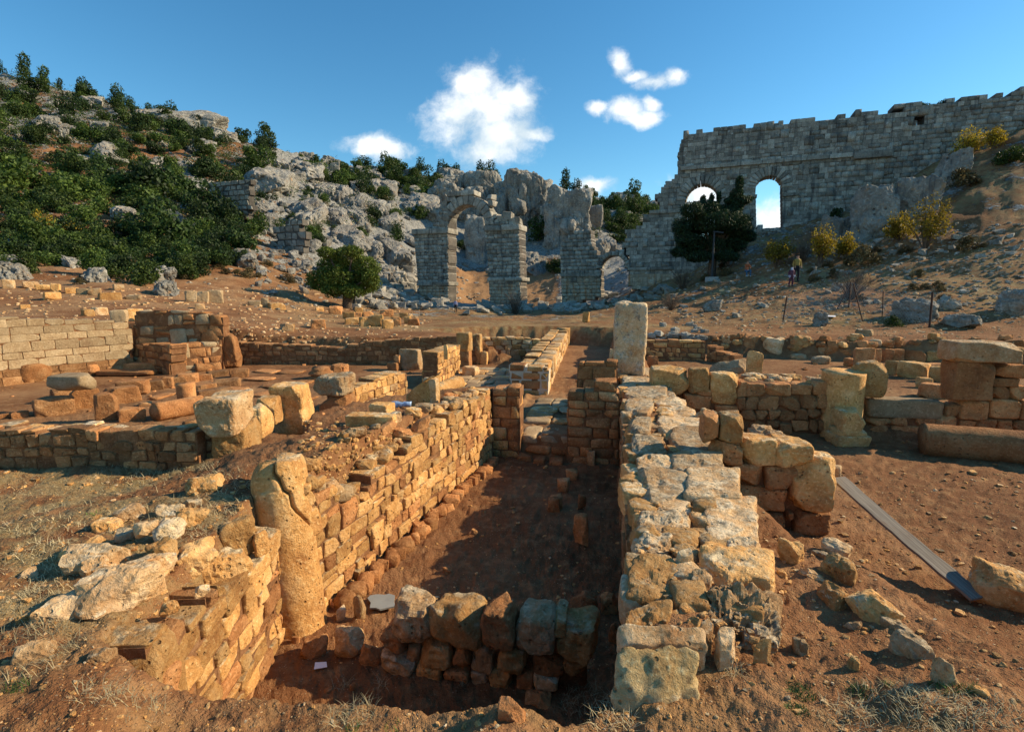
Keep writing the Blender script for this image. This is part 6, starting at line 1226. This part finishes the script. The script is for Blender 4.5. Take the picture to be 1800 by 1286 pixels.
def tufts(name, spots, mat, label, seed, lean=.6):
    """spots: px, py, radius px, blades, blade length m"""
    rg = np.random.default_rng(seed); V = []; T = []
    for (px, py, rp, n, ln) in spots:
        g = G(px, py)
        if g is None: continue
        d = cdepth(*g[:2]); R_ = rp / F * d
        a = rg.uniform(0, 6.28, n); r = R_ * np.sqrt(rg.random(n)); x = g[0] + r * np.cos(a); y = g[1] + r * np.sin(a); z = Hf(x, y)
        b = rg.uniform(0, 6.28, n); l = ln * rg.uniform(.4, 1.2, n); k = lean * rg.uniform(.3, 1.4, n); wv = .0010 * d ** .5
        for i in range(n):
            p = np.array((x[i], y[i], z[i] - .005)); dx = np.array((math.cos(b[i]) * k[i], math.sin(b[i]) * k[i], 1.)); dx /= np.linalg.norm(dx); sdv = np.array((-math.sin(b[i]), math.cos(b[i]), 0)) * wv
            m = p + dx * l[i] * .55; e = p + dx * l[i] + np.array((math.cos(b[i]), math.sin(b[i]), -.5)) * l[i] * .25 * k[i]; o = len(V)
            V += [p - sdv, p + sdv, m - sdv * .7, m + sdv * .7, e]; T += [(o, o + 1, o + 3), (o, o + 3, o + 2), (o + 2, o + 3, o + 4)]
    return link(name, mesh_np(name, np.array(V), np.array(T), M[mat], False), label=label, cat='grass', kind='stuff')
rg = np.random.default_rng(44)
left = [(rg.uniform(0, 430), rg.uniform(828, 1130), rg.uniform(14, 50), 22, rg.uniform(.04, .09)) for i in range(230)]
left = [q for q in left if not (q[0] > 130 and q[1] > 960)] + [(rg.uniform(180, 420), rg.uniform(816, 834), 16, 22, .09) for i in range(26)]
tufts('dry_grass', left, 'straw', 'flattened dry straw on the left slope', 1, 1.6)
fgt = [(185, 1215, 50, 130, .08), (235, 1240, 50, 110, .08), (60, 1180, 40, 60, .08), (620, 1255, 45, 140, .07), (1030, 1240, 55, 200, .08), (1075, 1262, 45, 130, .08), (1290, 1180, 16, 60, .08), (1560, 1235, 70, 320, .055), (1650, 1255, 70, 320, .055), (1480, 1255, 50, 160, .05), (1740, 1250, 60, 220, .05), (670, 1205, 10, 26, .10), (815, 1200, 10, 26, .08), (600, 1205, 14, 24, .10), (1060, 1225, 20, 10, .16), (300, 1150, 30, 80, .08), (245, 1145, 20, 60, .09), (120, 1140, 30, 70, .08)]
tufts('dry_grass', fgt, 'straw', 'dry straw tufts along the bottom foreground', 2, 1.5)
tufts('green_grass', [(1410, 1215, 26, 260, .035), (1400, 1250, 22, 160, .03), (1510, 1215, 20, 120, .035), (1660, 1205, 26, 160, .04), (1700, 1212, 18, 80, .04), (30, 1210, 24, 90, .05), (690, 1278, 20, 60, .03), (165, 905, 10, 40, .04), (620, 1280, 14, 50, .04), (1565, 1205, 10, 30, .05), (975, 797, 6, 30, .05)], 'blade', 'short green grass patches in the foreground', 3, .8)
gr = [(rg.uniform(700, 1080), rg.uniform(552, 568), 20, 24, .10) for i in range(60)] + [(rg.uniform(1150, 1800), rg.uniform(545, 598), 22, 22, .13) for i in range(110)] + [(rg.uniform(1180, 1800), rg.uniform(440, 545), 18, 16, .2) for i in range(90)]
tufts('dry_grass', gr, 'straw', 'dry grass on the field and right slope', 5, .9)

name_places({'shrubs on the left hillside': ('dense evergreen shrub', 'the left wooded hillside'), 'trees along the skyline': ('small dark tree', 'the skyline ridge'), 'shrubs on the rocky slope': ('green rock shrub', 'the rocky slope'),
 'shrubs on the slope behind the filled arch': ('mid green shrub', 'the slope behind the filled arch'), 'brown shrubs on the right slope': ('small brown bare shrub', 'the right slope'), 'brown shrubs below the left slope': ('grey brown bare shrub', 'the left slope foot'),
 'shrubs on the wall top': ('small shrub', 'the aqueduct wall top'), 'boulders on the rocky slope': ('grey limestone boulder', 'the rocky slope'), 'tumbled blocks below the left pier': ('tumbled grey block', 'the left pier rubble heap'),
 'rubble row before the right pier': ('tumbled grey block', 'the right pier rubble'), 'rubble below the filled arch': ('tumbled grey block', 'the filled arch rubble'), 'stones on the right slope': ('small grey stone', 'the bare right slope'),
 'collapsed wall on the right slope': ('grey wall stone', 'the collapsed wall at right'), 'rubble along the right excavation edge': ('small red stone', 'the right excavation edge'), 'grey rubble right of the post': ('small grey stone', 'the rubble right of the post')})
flush()
